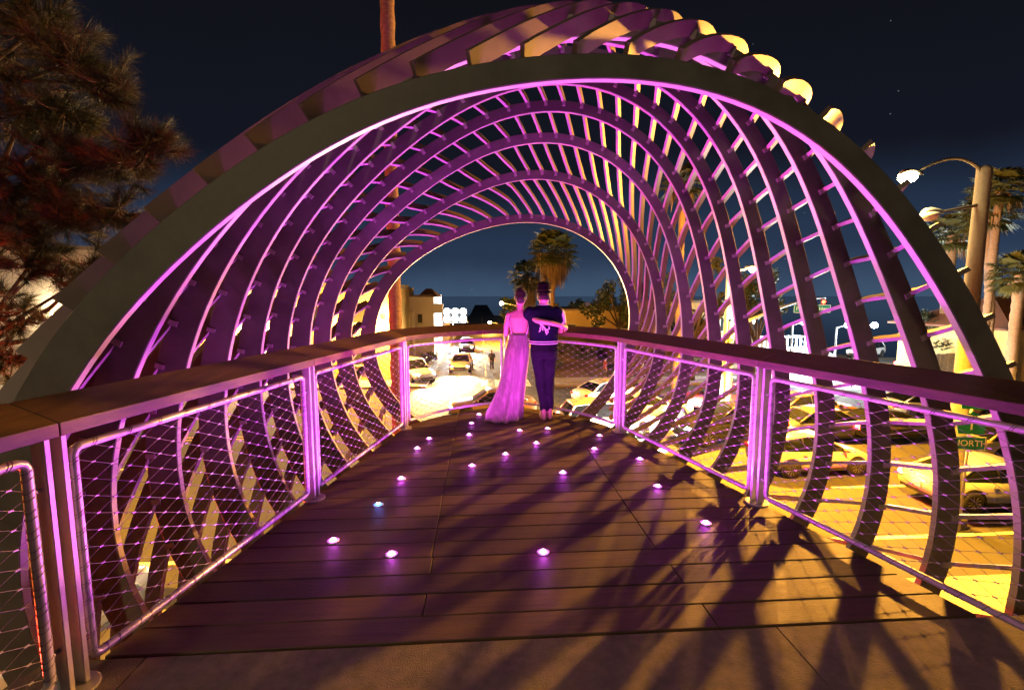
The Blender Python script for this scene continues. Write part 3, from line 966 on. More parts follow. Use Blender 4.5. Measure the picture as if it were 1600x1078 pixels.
# ------------------------------------------------------------------ vehicles
GLASS = mat('car_glass', (0.012, 0.014, 0.016), 0.06, spec=0.8)
TYRE = mat('tyre', (0.02, 0.02, 0.02), 0.85)
RIMM = mat('alloy_rim', (0.62, 0.61, 0.60), 0.3, 0.8)
CHROME = mat('chrome', (0.7, 0.7, 0.7), 0.15, 1.0)
PLATE = mat('number_plate', (0.75, 0.75, 0.72), 0.5)
TRIMB = mat('black_trim', (0.015, 0.015, 0.015), 0.5)
HEAD_ON = emis('headlamp_lit', (1.0, 0.90, 0.68), 160.0)
HEAD_OFF = mat('headlamp_glass', (0.65, 0.66, 0.68), 0.12)
TAIL_ON = emis('tail_lamp_lit', (1.0, 0.05, 0.03), 40.0)
TAIL_OFF = mat('tail_lamp_red', (0.35, 0.01, 0.012), 0.2)
def paint(nm, c):
    return mat('car_paint_' + nm, c, 0.32, 0.0, coat=0.8, var=0.03, scale=2)

# station: x, z_bottom, z_belt, half width ; cabin: x, z_top, half width at top (0 height = at belt)
CARK = {
    'sedan': dict(L=4.7, st=[(-2.35, 0.42, 0.78, 0.72), (-2.25, 0.28, 0.93, 0.84), (-1.7, 0.22, 0.98, 0.90), (-0.6, 0.20, 0.96, 0.91), (0.7, 0.20, 0.93, 0.91), (1.5, 0.22, 0.84, 0.88), (2.15, 0.26, 0.72, 0.80), (2.35, 0.40, 0.60, 0.66)],
                  cab=[(-1.85, 0.0, 0.70), (-1.15, 1.36, 0.60), (-0.4, 1.45, 0.62), (0.25, 1.42, 0.61), (1.10, 0.0, 0.72)], wx=(-1.38, 1.40), wr=0.325),
    'hatch': dict(L=4.1, st=[(-2.05, 0.40, 0.85, 0.74), (-1.97, 0.28, 0.98, 0.84), (-1.4, 0.22, 1.00, 0.88), (-0.5, 0.20, 0.97, 0.88), (0.6, 0.20, 0.95, 0.88), (1.3, 0.22, 0.86, 0.85), (1.9, 0.26, 0.72, 0.76), (2.05, 0.40, 0.60, 0.62)],
                  cab=[(-1.93, 0.0, 0.70), (-1.45, 1.36, 0.60), (-0.6, 1.48, 0.63), (0.1, 1.45, 0.62), (1.05, 0.0, 0.72)], wx=(-1.27, 1.28), wr=0.32),
    'suv': dict(L=4.7, st=[(-2.33, 0.50, 0.95, 0.78), (-2.25, 0.36, 1.08, 0.88), (-1.6, 0.30, 1.10, 0.93), (-0.6, 0.28, 1.08, 0.94), (0.7, 0.28, 1.06, 0.94), (1.5, 0.30, 1.00, 0.91), (2.15, 0.34, 0.88, 0.84), (2.33, 0.48, 0.72, 0.72)],
                cab=[(-2.18, 0.0, 0.74), (-1.80, 1.62, 0.66), (-0.8, 1.70, 0.69), (0.2, 1.68, 0.68), (1.05, 0.0, 0.76)], wx=(-1.36, 1.42), wr=0.37),
    'coupe': dict(L=4.6, st=[(-2.3, 0.42, 0.78, 0.74), (-2.2, 0.28, 0.94, 0.86), (-1.6, 0.22, 1.00, 0.93), (-0.6, 0.20, 0.94, 0.92), (0.7, 0.20, 0.90, 0.92), (1.5, 0.22, 0.84, 0.90), (2.1, 0.26, 0.72, 0.82), (2.3, 0.40, 0.58, 0.66)],
                  cab=[(-1.75, 0.0, 0.70), (-0.85, 1.28, 0.57), (-0.25, 1.34, 0.58), (0.15, 1.31, 0.58), (1.00, 0.0, 0.70)], wx=(-1.36, 1.40), wr=0.335),
}
def interp(tab, x, i):
    for a, b_ in zip(tab[:-1], tab[1:]):
        if a[0] <= x <= b_[0]:
            f = (x - a[0]) / (b_[0] - a[0]); return a[i] + (b_[i] - a[i]) * f
    return tab[0][i] if x < tab[0][0] else tab[-1][i]

CAR_PARTS = {}
def wheel_meshes(r):
    key = ('wheel', r)
    if key in CAR_PARTS: return CAR_PARTS[key]
    t = MB(); t.lathe([(r * 0.66, -0.10), (r * 0.95, -0.105), (r, -0.07), (r, 0.07), (r * 0.95, 0.105), (r * 0.66, 0.10)], n=26)
    rim = MB(); rim.lathe([(r * 0.67, -0.09), (r * 0.67, 0.085), (r * 0.60, 0.09), (r * 0.56, 0.03), (r * 0.55, -0.085)], n=24)
    for k in range(5):
        a = 2 * pi * k / 5
        for da in (-0.13, 0.13):
            ca, sa = cos(a + da), sin(a + da)
            c2, s2 = cos(a + da * 2.2), sin(a + da * 2.2)
            p0 = Vector((0.04 * ca, 0.04 * sa, 0.075)); p1 = Vector((r * 0.62 * c2, r * 0.62 * s2, 0.085))
            rim.tube([p0, p1], [0.026, 0.020], 5, smooth=False)
    rim.lathe([(0.06, 0.02), (0.06, 0.085), (0.045, 0.095), (0.004, 0.095)], n=12)
    Mx = Matrix.Rotation(-pi / 2, 4, 'X')   # local z (outer face) -> +y
    t.xform(Mx); rim.xform(Mx)
    br = MB(); br.lathe([(r * 0.5, -0.03), (r * 0.5, 0.0)], n=16); br.xform(Mx)
    CAR_PARTS[key] = (t.mesh('tyre', TYRE), rim.mesh('rim', RIMM), br.mesh('brake_disc', BLACKM))
    return CAR_PARTS[key]

def make_car(kind, pm, label, x, y, yaw, head=False, tail=False, name='parked_car', z=None, spill=0.0, sc_=(1.0, 0.66, 0.24), group='cars waiting at the junction'):
    K = CARK[kind]
    root = thing(name, label, 'car', (x, y, G if z is None else z), yaw, group)
    S, W = K['st'], K['wr']
    zb = lambda xx: interp(S, xx, 1)
    b = MB()
    rings = []
    xs_ = sorted(set([s[0] for s in S] + [s[0] + (t2[0] - s[0]) * f for s, t2 in zip(S[:-1], S[1:]) for f in (0.33, 0.67)]))
    def sm(xx, i):   # light smoothing of the station table
        return (interp(S, xx - 0.12, i) + 2 * interp(S, xx, i) + interp(S, xx + 0.12, i)) / 4
    for xx in xs_:
        zlo, zt, w = sm(xx, 1), sm(xx, 2), sm(xx, 3)
        h = zt - zlo
        half = [(0.0, zlo), (w * 0.86, zlo), (w * 0.965, zlo + h * 0.14), (w, zlo + h * 0.42), (w * 0.985, zlo + h * 0.66), (w * 0.955, zlo + h * 0.86), (w * 0.86, zlo + h * 0.97), (w * 0.45, zt + 0.025), (0.0, zt + 0.035)]
        rings.append([(xx, q[0], q[1]) for q in half] + [(xx, -q[0], q[1]) for q in half[-2:0:-1]])
    b.loft(rings)
    body = b.build('body', pm, root)
    # cabin: roof skin in paint, glass all round, pillars
    C = K['cab']
    rr = []
    base = []
    for (cx, cz, cw) in C:
        zt = interp(S, cx, 2) + 0.0
        rr.append((cx, (zt if cz == 0 else cz), cw))
    x0, x4 = C[0][0], C[-1][0]
    def beltw(xx): return interp(S, xx, 3) * 0.90
    def beltz(xx): return interp(S, xx, 2)
    gl = MB(); rings = []
    for (cx, cz, cw) in rr:
        wb = beltw(cx); zb_ = beltz(cx) - 0.04
        if cz - beltz(cx) < 0.05:
            wt = wb * 0.97; zt = zb_ + 0.05
        else:
            wt = cw; zt = cz - 0.015
        rings.append([(cx, wb, zb_), (cx, wb * 0.5 + wt * 0.5 + 0.015, zb_ + (zt - zb_) * 0.5), (cx, wt, zt - 0.02), (cx, wt * 0.8, zt), (cx, 0, zt + 0.012),
                      (cx, -wt * 0.8, zt), (cx, -wt, zt - 0.02), (cx, -wb * 0.5 - wt * 0.5 - 0.015, zb_ + (zt - zb_) * 0.5), (cx, -wb, zb_)])
    gl.loft(rings, smooth=False)
    gl.build('window_glass', GLASS, root)
    rf = MB(); rings = []
    top = rr[1:-1]
    ext = [(top[0][0] - 0.06, top[0][1] - 0.05, top[0][2])] + top + [(top[-1][0] + 0.07, top[-1][1] - 0.05, top[-1][2])]
    for (cx, cz, cw) in ext:
        rings.append([(cx, cw + 0.012, cz - 0.055), (cx, cw + 0.004, cz - 0.015), (cx, cw * 0.82, cz + 0.012), (cx, cw * 0.4, cz + 0.026), (cx, 0, cz + 0.03), (cx, -cw * 0.4, cz + 0.026), (cx, -cw * 0.82, cz + 0.012), (cx, -cw - 0.004, cz - 0.015), (cx, -cw - 0.012, cz - 0.055), (cx, 0, cz - 0.03)])
    rf.loft(rings)
    rf.build('roof', pm, root)
    for sy in (-1, 1):
        def pil(a, b2, w_, m_, nm):
            q = MB(); q.tube([a, b2], w_, 6); q.build(nm, m_, root)
        pil((rr[-1][0], sy * beltw(rr[-1][0]) * 0.985, beltz(rr[-1][0]) - 0.02), (rr[-2][0], sy * (rr[-2][2] + 0.008), rr[-2][1] - 0.04), 0.035, pm, 'pillar')
        pil((rr[0][0], sy * beltw(rr[0][0]) * 0.985, beltz(rr[0][0]) - 0.02), (rr[1][0], sy * (rr[1][2] + 0.008), rr[1][1] - 0.04), 0.05, pm, 'pillar')
        mx = (rr[1][0] + rr[-2][0]) / 2 - 0.05
        pil((mx, sy * (beltw(mx) + 0.004), beltz(mx) - 0.02), (mx - 0.05, sy * (rr[2][2] + 0.012), interp([(q[0], q[1]) for q in rr], mx, 1) - 0.05), 0.028, TRIMB, 'door_pillar')
        # wing mirror, handles, sill
        q = MB(); q.loft([ell((rr[-1][0] - 0.28, sy * (beltw(0.8) + 0.10), beltz(0.8) + 0.02), 0.05, 0.09, 10), ell((rr[-1][0] - 0.28, sy * (beltw(0.8) + 0.11), beltz(0.8) + 0.09), 0.06, 0.10, 10), ell((rr[-1][0] - 0.28, sy * (beltw(0.8) + 0.10), beltz(0.8) + 0.14), 0.04, 0.08, 10)])
        q.build('wing_mirror', pm, root)
        for hx in (-0.75, 0.15):
            q = MB(); w_ = interp(S, hx, 3); q.box((hx, sy * (w_ + 0.0), beltz(hx) - 0.14), (0.17, 0.035, 0.028)); q.build('door_handle', pm, root)
        q = MB(); q.box((0.02, sy * (interp(S, 0, 3) * 0.965), zb(0) + 0.075), (K['wx'][1] - K['wx'][0] - 2 * W - 0.16, 0.04, 0.09)); q.build('sill', TRIMB, root)
        # arches + wheels
        for wx in K['wx']:
            w_ = interp(S, wx, 3)
            ar = MB(); ar.lathe([(W + 0.075, -0.06), (W + 0.075, 0.012), (W + 0.03, 0.016), (0.02, -0.01)], n=28)
            ar.xform(Matrix.Rotation(-pi / 2 * sy, 4, 'X'))
            ar.build('wheel_arch', TRIMB, root, (wx, sy * (w_ - 0.006), W + 0.015))
            ty, ri, bd = wheel_meshes(W)
            wo = bpy.data.objects.new('wheel', ty); col.objects.link(wo); wo.parent = root
            wo.location = (wx, sy * (w_ - 0.065), W); wo.rotation_euler = (0, random.uniform(0, 1), 0 if sy > 0 else pi)
            for nm, me in (('rim', ri), ('brake_disc', bd)):
                o = bpy.data.objects.new(nm, me); col.objects.link(o); o.parent = wo
        # lamps
        fx, rx = S[-2][0], S[1][0]
        wf, wr_ = interp(S, fx, 3), interp(S, rx, 3)
        q = MB(); q.loft([ell((fx - 0.05, sy * wf * 0.74, beltz(fx) - 0.19), 0.20, 0.15, 12, sy * -0.35), ell((fx + 0.01, sy * wf * 0.76, beltz(fx) - 0.12), 0.19, 0.14, 12, sy * -0.35), ell((fx - 0.05, sy * wf * 0.76, beltz(fx) - 0.055), 0.16, 0.12, 12, sy * -0.35)])
        q.build('headlight', HEAD_ON if head else HEAD_OFF, root)
        q = MB(); q.loft([ell((rx - 0.01, sy * wr_ * 0.78, beltz(rx) - 0.27), 0.10, 0.17, 12, sy * 0.25), ell((rx - 0.035, sy * wr_ * 0.78, beltz(rx) - 0.19), 0.10, 0.18, 12, sy * 0.25), ell((rx + 0.01, sy * wr_ * 0.78, beltz(rx) - 0.10), 0.09, 0.16, 12, sy * 0.25)])
        q.build('tail_light', TAIL_ON if tail else TAIL_OFF, root)
    q = MB(); q.box((S[0][0] - 0.035, 0, 0.60 if kind != 'suv' else 0.7), (0.02, 0.34, 0.16)); q.build('number_plate', PLATE, root)
    q = MB(); q.box((S[-1][0] + 0.0, 0, 0.50), (0.05, 0.95, 0.15)); q.build('grille', TRIMB, root)
    q = MB(); q.box((S[-1][0] - 0.05, 0, 0.33), (0.16, 1.25, 0.10)); q.build('bumper', TRIMB, root)
    q = MB(); q.box((S[0][0] + 0.06, 0, 0.36), (0.16, 1.25, 0.10)); q.build('bumper', TRIMB, root)
    if tail:
        lamp('tail_glow', 'POINT', (S[0][0] - 0.35, 0, 0.8), (1.0, 0.05, 0.03), 120, 0.1, root)
    if spill:
        for sy in (-1, 1):
            lamp('headlight_beam', 'SPOT', (S[-1][0] + 0.12, sy * 0.6, 0.66), sc_, spill, 0.06, root, target=(S[-1][0] + 8, sy * 0.9, -0.05), spot=85, blend=0.9)
    return root

WHITE, CREAM, BLACKP = paint('white', (0.80, 0.79, 0.77)), paint('cream', (0.78, 0.72, 0.62)), paint('black', (0.012, 0.012, 0.014))
REDP, BROWN, TAN, GREY, YELP, SILV = paint('dark_red', (0.16, 0.02, 0.018)), paint('bronze', (0.22, 0.13, 0.05)), paint('tan', (0.30, 0.19, 0.10)), paint('grey', (0.10, 0.11, 0.12)), paint('pale_yellow', (0.78, 0.62, 0.22)), paint('silver', (0.52, 0.53, 0.55))
make_car('sedan', WHITE, 'white sedan farthest along the queue, its rear toward the man', 7.9, 28.2, R(24), tail=False)
make_car('coupe', WHITE, 'low white car with lit tail lamps beside the bow end of the railing', 8.9, 24.4, R(6), tail=True, head=True, spill=12000, sc_=(1.0, 0.92, 0.78))
make_car('suv', BLACKP, 'black sport utility car with bright front wheel seen through the mesh', 11.2, 20.3, R(181), head=True, spill=24000, sc_=(1.0, 0.93, 0.8))
make_car('sedan', REDP, 'dark red sedan behind the black sport utility car', 14.0, 26.4, R(184), head=True, spill=14000, sc_=(1.0, 0.93, 0.8))
make_car('sedan', BROWN, 'bronze sedan with lit tail lamps behind the cream hatchback', 17.5, 23.6, R(3), tail=True)
make_car('coupe', BLACKP, 'black coupe with glowing red tail lamps beyond the cream hatchback', 18.9, 20.3, R(2), tail=True)
make_car('hatch', CREAM, 'cream hatchback side-on with five-spoke wheels seen through the mesh', 12.4, 16.7, R(1))
make_car('sedan', WHITE, 'white sedan nearest the balcony beside the green route sign', 16.3, 13.6, R(-4), tail=True)
make_car('sedan', YELP, 'pale yellow sedan behind the nearest white sedan', 21.6, 17.3, R(-3))
make_car('coupe', SILV, 'silver coupe waiting behind the black coupe', 24.0, 24.0, R(4), tail=False)
make_car('sedan', TAN, 'tan sedan crossing the junction beyond the bow of the railing', 0.6, 25.6, R(183), head=True, spill=0)
make_car('sedan', WHITE, 'white car with blazing headlamps coming down the side road', -1.7, 41.5, R(-92), head=True, spill=13000, group='cars driving with headlamps on')
make_car('hatch', WHITE, 'white hatchback with blazing headlamps farther up the side road', -1.6, 56.0, R(-91), head=True, spill=11000, group='cars driving with headlamps on')
make_car('sedan', WHITE, 'white car on the far right road below the white balustrade', 31.5, 43.0, R(200), head=True, spill=5000, group='cars driving with headlamps on')
make_car('suv', WHITE, 'white sport utility car on the far right road under the lamps', 40.5, 47.0, R(205), head=True, spill=5000, group='cars driving with headlamps on')
make_car('sedan', SILV, 'silver car on the far right road beside the yellow bollard', 38.0, 38.0, R(15), tail=True, group='cars driving with headlamps on')
make_car('suv', GREY, 'grey car with red tail lamps on the street below the pine', -33.0, 31.0, R(172), tail=True)
brk = make_car('sedan', GREY, 'unseen grey sedan added below the left railing for its red brake glow', -8.2, 8.2, R(84), tail=True)  # car out of view, added to redden the pine from below
for sy in (-1, 1): lamp('added_red_glow', 'POINT', (-2.6, sy * 0.65, 0.8), (1.0, 0.03, 0.02), 2600, 0.1, brk)  # extra red light added behind the unseen car
make_car('suv', WHITE, 'white sport utility car half hidden behind the low white car', 6.0, 21.6, R(4), tail=True, head=True, spill=16000, sc_=(1.0, 0.92, 0.78))
make_car('sedan', GREY, 'grey sedan with lit tail lamps ahead of the black sport utility car', 15.9, 20.4, R(1), tail=True)
make_car('suv', SILV, 'silver car with blazing headlamps turning beside the tall palm trunk', -5.2, 36.6, R(-58), head=True, spill=13000, group='cars driving with headlamps on')
# ------------------------------------------------------------------ street lamps, signals, signs
LAMP_NA = emis('sodium_lens', (1.0, 0.72, 0.28), 260.0)
LAMP_W = emis('white_lens', (0.82, 0.95, 1.0), 300.0)
def cobra(mb_root, tip, d, lens, w=0.30, l=0.62):
    """flat street lamp head at tip pointing along d (plan)"""
    d = Vector((d[0], d[1], 0)).normalized(); a = atan2(d.y, d.x)
    h = MB()
    c = Vector(tip)
    rings = []
    for f, ww, hh in ((-0.5, 0.25, 0.10), (-0.2, 0.55, 0.14), (0.15, 0.95, 0.16), (0.42, 0.8, 0.12), (0.5, 0.4, 0.05)):
        q = c + d * l * f
        n = Vector((-d.y, d.x, 0)) * w * ww / 2
        rings.append([tuple(q - n + Vector((0, 0, 0.0))), tuple(q - n * 0.8 + Vector((0, 0, hh * 0.6))), tuple(q + Vector((0, 0, hh))), tuple(q + n * 0.8 + Vector((0, 0, hh * 0.6))), tuple(q + n)])
    h.loft(rings)
    o = h.build('lamp_head', GALV, mb_root)
    ln = MB(); ln.lathe([(0.04, -0.21), (0.15, -0.18), (0.21, -0.09), (0.215, 0.0)], tuple(c + d * l * 0.16), 14)
    ln.build('lens', lens, o)
    return c + d * l * 0.16 + Vector((0, 0, -0.34))

def street_lamp(label, base, top, tips, color, lens, watts, pole_r=(0.10, 0.06), m=GALV, group='street lamps', down=0, aim=None):
    root = thing('street_lamp', label, 'street lamp', base, 0, group)
    B = Vector(base)
    p = MB(); H_ = top - base[2]
    p.lathe([(pole_r[0] * 1.7, 0), (pole_r[0] * 1.7, 0.35), (pole_r[0] * 1.15, 0.45), (pole_r[0], 0.5), (pole_r[1], H_ - 0.15), (pole_r[1] * 1.02, H_), (pole_r[1] * 0.5, H_ + 0.08)], n=14)
    p.build('pole', m, root)
    for k, (tip, rise, on) in enumerate(tips):
        T = Vector(tip) - B
        st = Vector((0, 0, tip[2] - base[2] - rise))
        a = MB()
        pts = []
        for i in range(11):
            f = i / 10
            q = st.lerp(T, f); 
            q.z = st.z + (T.z - st.z) * sin(f * pi / 2) if rise > 0 else st.z + (T.z - st.z) * f + (0.42 * sin(pi * f ** 0.8) if k == 0 else 0)
            pts.append(q)
        a.tube(pts, [0.045 - 0.018 * i / 10 for i in range(11)], 8)
        a.build('arm', m, root)
        if tip[2] < 1.0:      # low lamps: round glass globe under a small cap
            gb = MB(); ball(gb, (T.x, T.y, T.z), 0.24, 0.24, 0.24, 14, 8); gb.build('lens', lens, root)
            cp_ = MB(); cp_.lathe([(0.16, 0.20), (0.12, 0.27), (0.03, 0.31)], T, 12); cp_.build('cap', BLACKM, root)
            lp = T + Vector((0, -0.1, -0.36))
        else:
            lp = cobra(root, T, T - st, lens if on else HEAD_OFF)
        if on:
            if aim: lamp('lamp_light', 'SPOT', lp, color, watts * 1.05, 0.12, root, target=Vector(lp) + Vector(aim), spot=150, blend=0.35)
            else: lamp('lamp_light', 'POINT', lp, color, watts, 0.09, root)
            if down: lamp('lamp_downlight', 'SPOT', lp, SODIUM_D if color == SODIUM else color, watts * down, 0.09, root, target=Vector(lp) + (Vector((-1.3, 0, -3)) if aim else Vector((0, 0, -3))), spot=124, blend=0.6)
    return root

street_lamp('concrete lamp post with curved arm and a second short arm at the right', (13.45, 12.2, G), 4.93, [((11.3, 12.1, 4.72), -0.05, True), ((11.9, 12.0, 3.72), -0.28, False)], SODIUM, LAMP_NA, 12000, (0.23, 0.165), POLEC, down=2.6, aim=(-0.7, -0.5, -0.45))
street_lamp('slim lamp post with orange light above the signal mast', (11.75, 22.0, G), 2.62, [((12.45, 21.2, 2.80), 0.25, True)], SODIUM, LAMP_NA, 11000, (0.12, 0.08), down=4.0)
street_lamp('orange street lamp beside the woman beyond the junction', (4.9, 62.0, G), 0.2, [((2.75, 62.0, 0.45), 0.4, True)], SODIUM, LAMP_NA, 6000, down=6)
street_lamp('orange street lamp farthest up the side road', (3.6, 80.0, G), -3.4, [((1.52, 80.0, -3.1), 0.4, True)], SODIUM, LAMP_NA, 4000)
street_lamp('white street lamp over the balustrade', (25.4, 37.0, G), -0.9, [((26.4, 37.0, -0.70), 0.2, True)], (0.85, 0.95, 1.0), LAMP_W, 4000, m=BLACKM, down=9)
street_lamp('white street lamp second from the balustrade', (29.2, 37.0, G), -1.1, [((30.15, 37.0, -0.92), 0.2, True)], (0.85, 0.95, 1.0), LAMP_W, 4000, m=BLACKM, down=9)
street_lamp('white street lamp third from the balustrade', (31.4, 37.0, G), -1.1, [((32.45, 37.0, -0.93), 0.2, True)], (0.85, 0.95, 1.0), LAMP_W, 1800)
street_lamp('white street lamp nearest the dark bush at the right', (36.3, 37.0, G), -1.3, [((37.2, 37.0, -1.15), 0.2, True)], (0.85, 0.95, 1.0), LAMP_W, 4000, m=BLACKM, down=9)
street_lamp('small white lamp under the trees left of the balustrade', (21.4, 37.5, G), -0.75, [((22.2, 37.5, -0.60), 0.2, True)], (0.85, 0.95, 1.0), LAMP_W, 900)
street_lamp('unseen orange street lamp added behind the camera side of the footbridge', (-5.6, -7.0, G), 4.6, [((-4.0, -6.4, 4.9), 0.3, True)], (1.0, 0.80, 0.50), LAMP_NA, 420)  # out of view, added to light the rib fronts and walkway
street_lamp('orange street lamp on the near pavement left of the balcony', (-16.5, 8.8, G), 3.4, [((-15.0, 9.8, 3.7), 0.3, True)], SODIUM, LAMP_NA, 500, down=60)

# floodlight mast: blinding white work light beyond the junction
fl = thing('floodlight_mast', 'mast with blinding white floodlight panels beside the hip roofed house', 'floodlight', (-3.6, 62.0, G), 0)
p = MB(); p.tube([(0, 0, 0), (0, 0, 3.6)], [0.09, 0.06], 10); p.build('mast', GALV, fl)
p = MB(); p.box((0.3, 0, 2.95), (3.4, 0.1, 0.1)); p.build('crossbar', GALV, fl)
for i in range(6):
    hx, hz = -0.75 + (i % 3) * 1.05, 3.42 + (i // 3) * 0.95
    p = MB(); p.box((hx, 0.05, hz), (0.98, 0.2, 0.88)); ho = p.build('flood_housing', BLACKM, fl)
    p = MB(); p.lathe([(0.40, 0.0), (0.40, 0.03), (0.30, 0.07), (0.02, 0.09)], n=18); p.xform(Matrix.Translation((hx, -0.06, hz)) @ Matrix.Rotation(pi / 2, 4, 'X')); p.build('flood_panel', emis('flood_panel', (0.75, 0.92, 1.0), 420.0), ho)
lamp('flood_light', 'SPOT', (0.3, -0.4, 3.8), (0.82, 0.94, 1.0), 7000, 0.4, fl, target=(1.0, -40, -3), spot=120, blend=0.8)

def text(body, size, m, parent, loc, rz=0.0, ext=0.003, align='CENTER'):
    c = bpy.data.curves.new('lettering', 'FONT')
    c.body = body; c.size = size; c.extrude = ext; c.align_x = align; c.align_y = 'CENTER'
    c.materials.append(m)
    o = bpy.data.objects.new('lettering', c)
    col.objects.link(o)
    me = bpy.data.meshes.new_from_object(o.evaluated_get(bpy.context.evaluated_depsgraph_get()))
    bpy.data.objects.remove(o)
    o = bpy.data.objects.new('lettering', me)
    o.location = loc; o.rotation_euler = (pi / 2, 0, rz)
    col.objects.link(o); o.parent = parent
    o['kind'] = 'stuff'
    return o
SIGNG = mat('sign_green', (0.005, 0.22, 0.17), 0.45)
SIGNW = mat('sign_white', (0.8, 0.8, 0.78), 0.45)
# signal mast with street name sign
mast = thing('signal_mast', 'traffic signal mast with curved arm and green street name sign', 'traffic signal', (12.6, 23.0, G), 0)
p = MB(); p.lathe([(0.22, 0), (0.22, 0.3), (0.14, 0.4), (0.11, 5.2), (0.06, 5.25)], n=14); p.build('pole', GALV, mast)
arm_pts = [Vector((0, 0, 4.9)).lerp(Vector((11.8, 9.2, 6.35)), i / 12) for i in range(13)]
for i, q in enumerate(arm_pts): q.z = 4.9 + 1.45 * sin(i / 12 * pi / 2)
p = MB(); p.tube(arm_pts, [0.10 - 0.05 * i / 12 for i in range(13)], 10); p.build('arm', GALV, mast)
def signal_head(parent, loc, rz, lit=None, n=3):
    x, y, z = loc
    h = MB(); h.box((0, 0, 0), (0.34, 0.2, 0.33 * n + 0.05)); ho = h.build('signal_head', mat('signal_black', (0.03, 0.03, 0.028), 0.5), parent, loc, rz)
    for i in range(n):
        zz = (n - 1) * 0.165 - i * 0.33
        c_ = [(0.9, 0.05, 0.03), (0.8, 0.4, 0.02), (0.05, 0.5, 0.2)][min(i, 2)]
        on = lit == i
        q = MB(); q.lathe([(0.12, -0.01), (0.115, 0.02), (0.06, 0.035), (0.005, 0.04)], n=14); q.xform(Matrix.Translation((0, -0.1, zz)) @ Matrix.Rotation(pi / 2, 4, 'X'))
        q.build('signal_lens', emis('signal_red_lit', (1, 0.05, 0.02), 25) if on else mat('signal_lens_%d' % min(i, 2), tuple(k * 0.35 for k in c_), 0.2), ho)
        v = MB()
        for s in range(7):
            a0, a1 = pi * s / 7 - 0.1, pi * (s + 1) / 7 - 0.1
            v.add([(0.15 * cos(a0), -0.1, zz + 0.15 * sin(a0)), (0.15 * cos(a1), -0.1, zz + 0.15 * sin(a1)), (0.15 * cos(a1), -0.30, zz + 0.15 * sin(a1)), (0.15 * cos(a0), -0.30, zz + 0.15 * sin(a0))], [(0, 1, 2, 3)])
        vo = v.build('visor', BLACKM, ho)
        sd = vo.modifiers.new('solid', 'SOLIDIFY'); sd.thickness = 0.008
    return ho
signal_head(mast, (0.42, -0.1, 4.15), R(-70), None, 3)
signal_head(mast, (-0.38, -0.2, 4.1), R(85), None, 4)
signal_head(mast, (11.6, 9.1, 5.75), R(-25), 0, 3)
sg = MB(); sg.box((10.0, 8.0, 5.62), (2.6, 0.05, 0.52), R(38) * 0); so = sg.build('street_name_sign', SIGNG, mast)
p = MB()
for a, b_, c_, d_ in ((10.0, 5.87, 2.6, 0.03), (10.0, 5.37, 2.6, 0.03)): p.box((a, 7.968, b_), (c_, 0.012, d_))
for a in (8.715, 11.285): p.box((a, 7.968, 5.62), (0.03, 0.012, 0.53))
p.build('border', SIGNW, so)
text('Pac. Coast Hwy', 0.36, SIGNW, so, (10.0, 7.97, 5.62))
for xx in (9.2, 10.8):
    p = MB(); p.tube([(xx, 8.0, 5.88), (xx, 7.9, 6.25)], 0.02, 6); p.build('hanger', GALV, mast)

# green route sign on a short post by the nearest white car
rs = thing('route_sign', 'green route shield above a green NORTH plate on a post', 'road sign', (13.30, 11.72, G), R(-14))
p = MB(); p.tube([(0, 0.05, 0), (0, 0.05, 3.75)], 0.035, 8); p.build('post', GALV, rs)
def plate(nm, cx, cz, w, h, parent, poly=None):
    q = MB()
    pts = poly or [(-w / 2, -h / 2), (w / 2, -h / 2), (w / 2, h / 2), (-w / 2, h / 2)]
    n = len(pts)
    q.add([(cx + a, -0.012, cz + b_) for a, b_ in pts] + [(cx + a, 0.0, cz + b_) for a, b_ in pts], [tuple(range(n)), tuple(range(n, 2 * n))[::-1]] + [(i, n + i, n + (i + 1) % n, (i + 1) % n) for i in range(n)])
    return q.build(nm, SIGNG, parent)
o = plate('north_plate', 0.0, 2.56, 0.78, 0.40, rs)
p = MB()
for dz in (-0.18, 0.18): p.box((0, -0.016, 2.56 + dz), (0.74, 0.006, 0.016))
for dx in (-0.36, 0.36): p.box((dx, -0.016, 2.56), (0.016, 0.006, 0.36))
p.build('border', SIGNW, o)
text('NORTH', 0.235, SIGNW, o, (0, -0.016, 2.56))
shield = [(-0.30, -0.30), (0.30, -0.30), (0.34, -0.10), (0.30, 0.08), (0.16, 0.22), (0.0, 0.34), (-0.16, 0.22), (-0.30, 0.08), (-0.34, -0.10)]
o = plate('route_shield', 0.0, 3.12, 0, 0, rs, shield)
text('1', 0.46, SIGNW, o, (0, -0.016, 3.08))
o = plate('header_plate', 0.05, 3.62, 0.66, 0.22, rs)

# small signs and posts
def post_sign(label, x, y, w, h, z, m, hgt):
    r_ = thing('small_sign', label, 'road sign', (x, y, G), 0)
    p = MB(); p.tube([(0, 0.03, 0), (0, 0.03, hgt)], 0.03, 8); p.build('post', GALV, r_)
    p = MB(); p.box((0, 0, z), (w, 0.02, h)); q = p.build('sign_plate', m, r_)
    bv = q.modifiers.new('bevel', 'BEVEL'); bv.width = 0.03; bv.segments = 2
post_sign('white square sign on a thin post beside the fence', 29.6, 27.0, 0.5, 0.45, 2.85, SIGNW, 3.05)
post_sign('yellow sign on a thin post by the far right road', 26.3, 31.5, 0.45, 0.45, 0.75, mat('sign_yellow', (0.8, 0.45, 0.02), 0.5), 2.2)

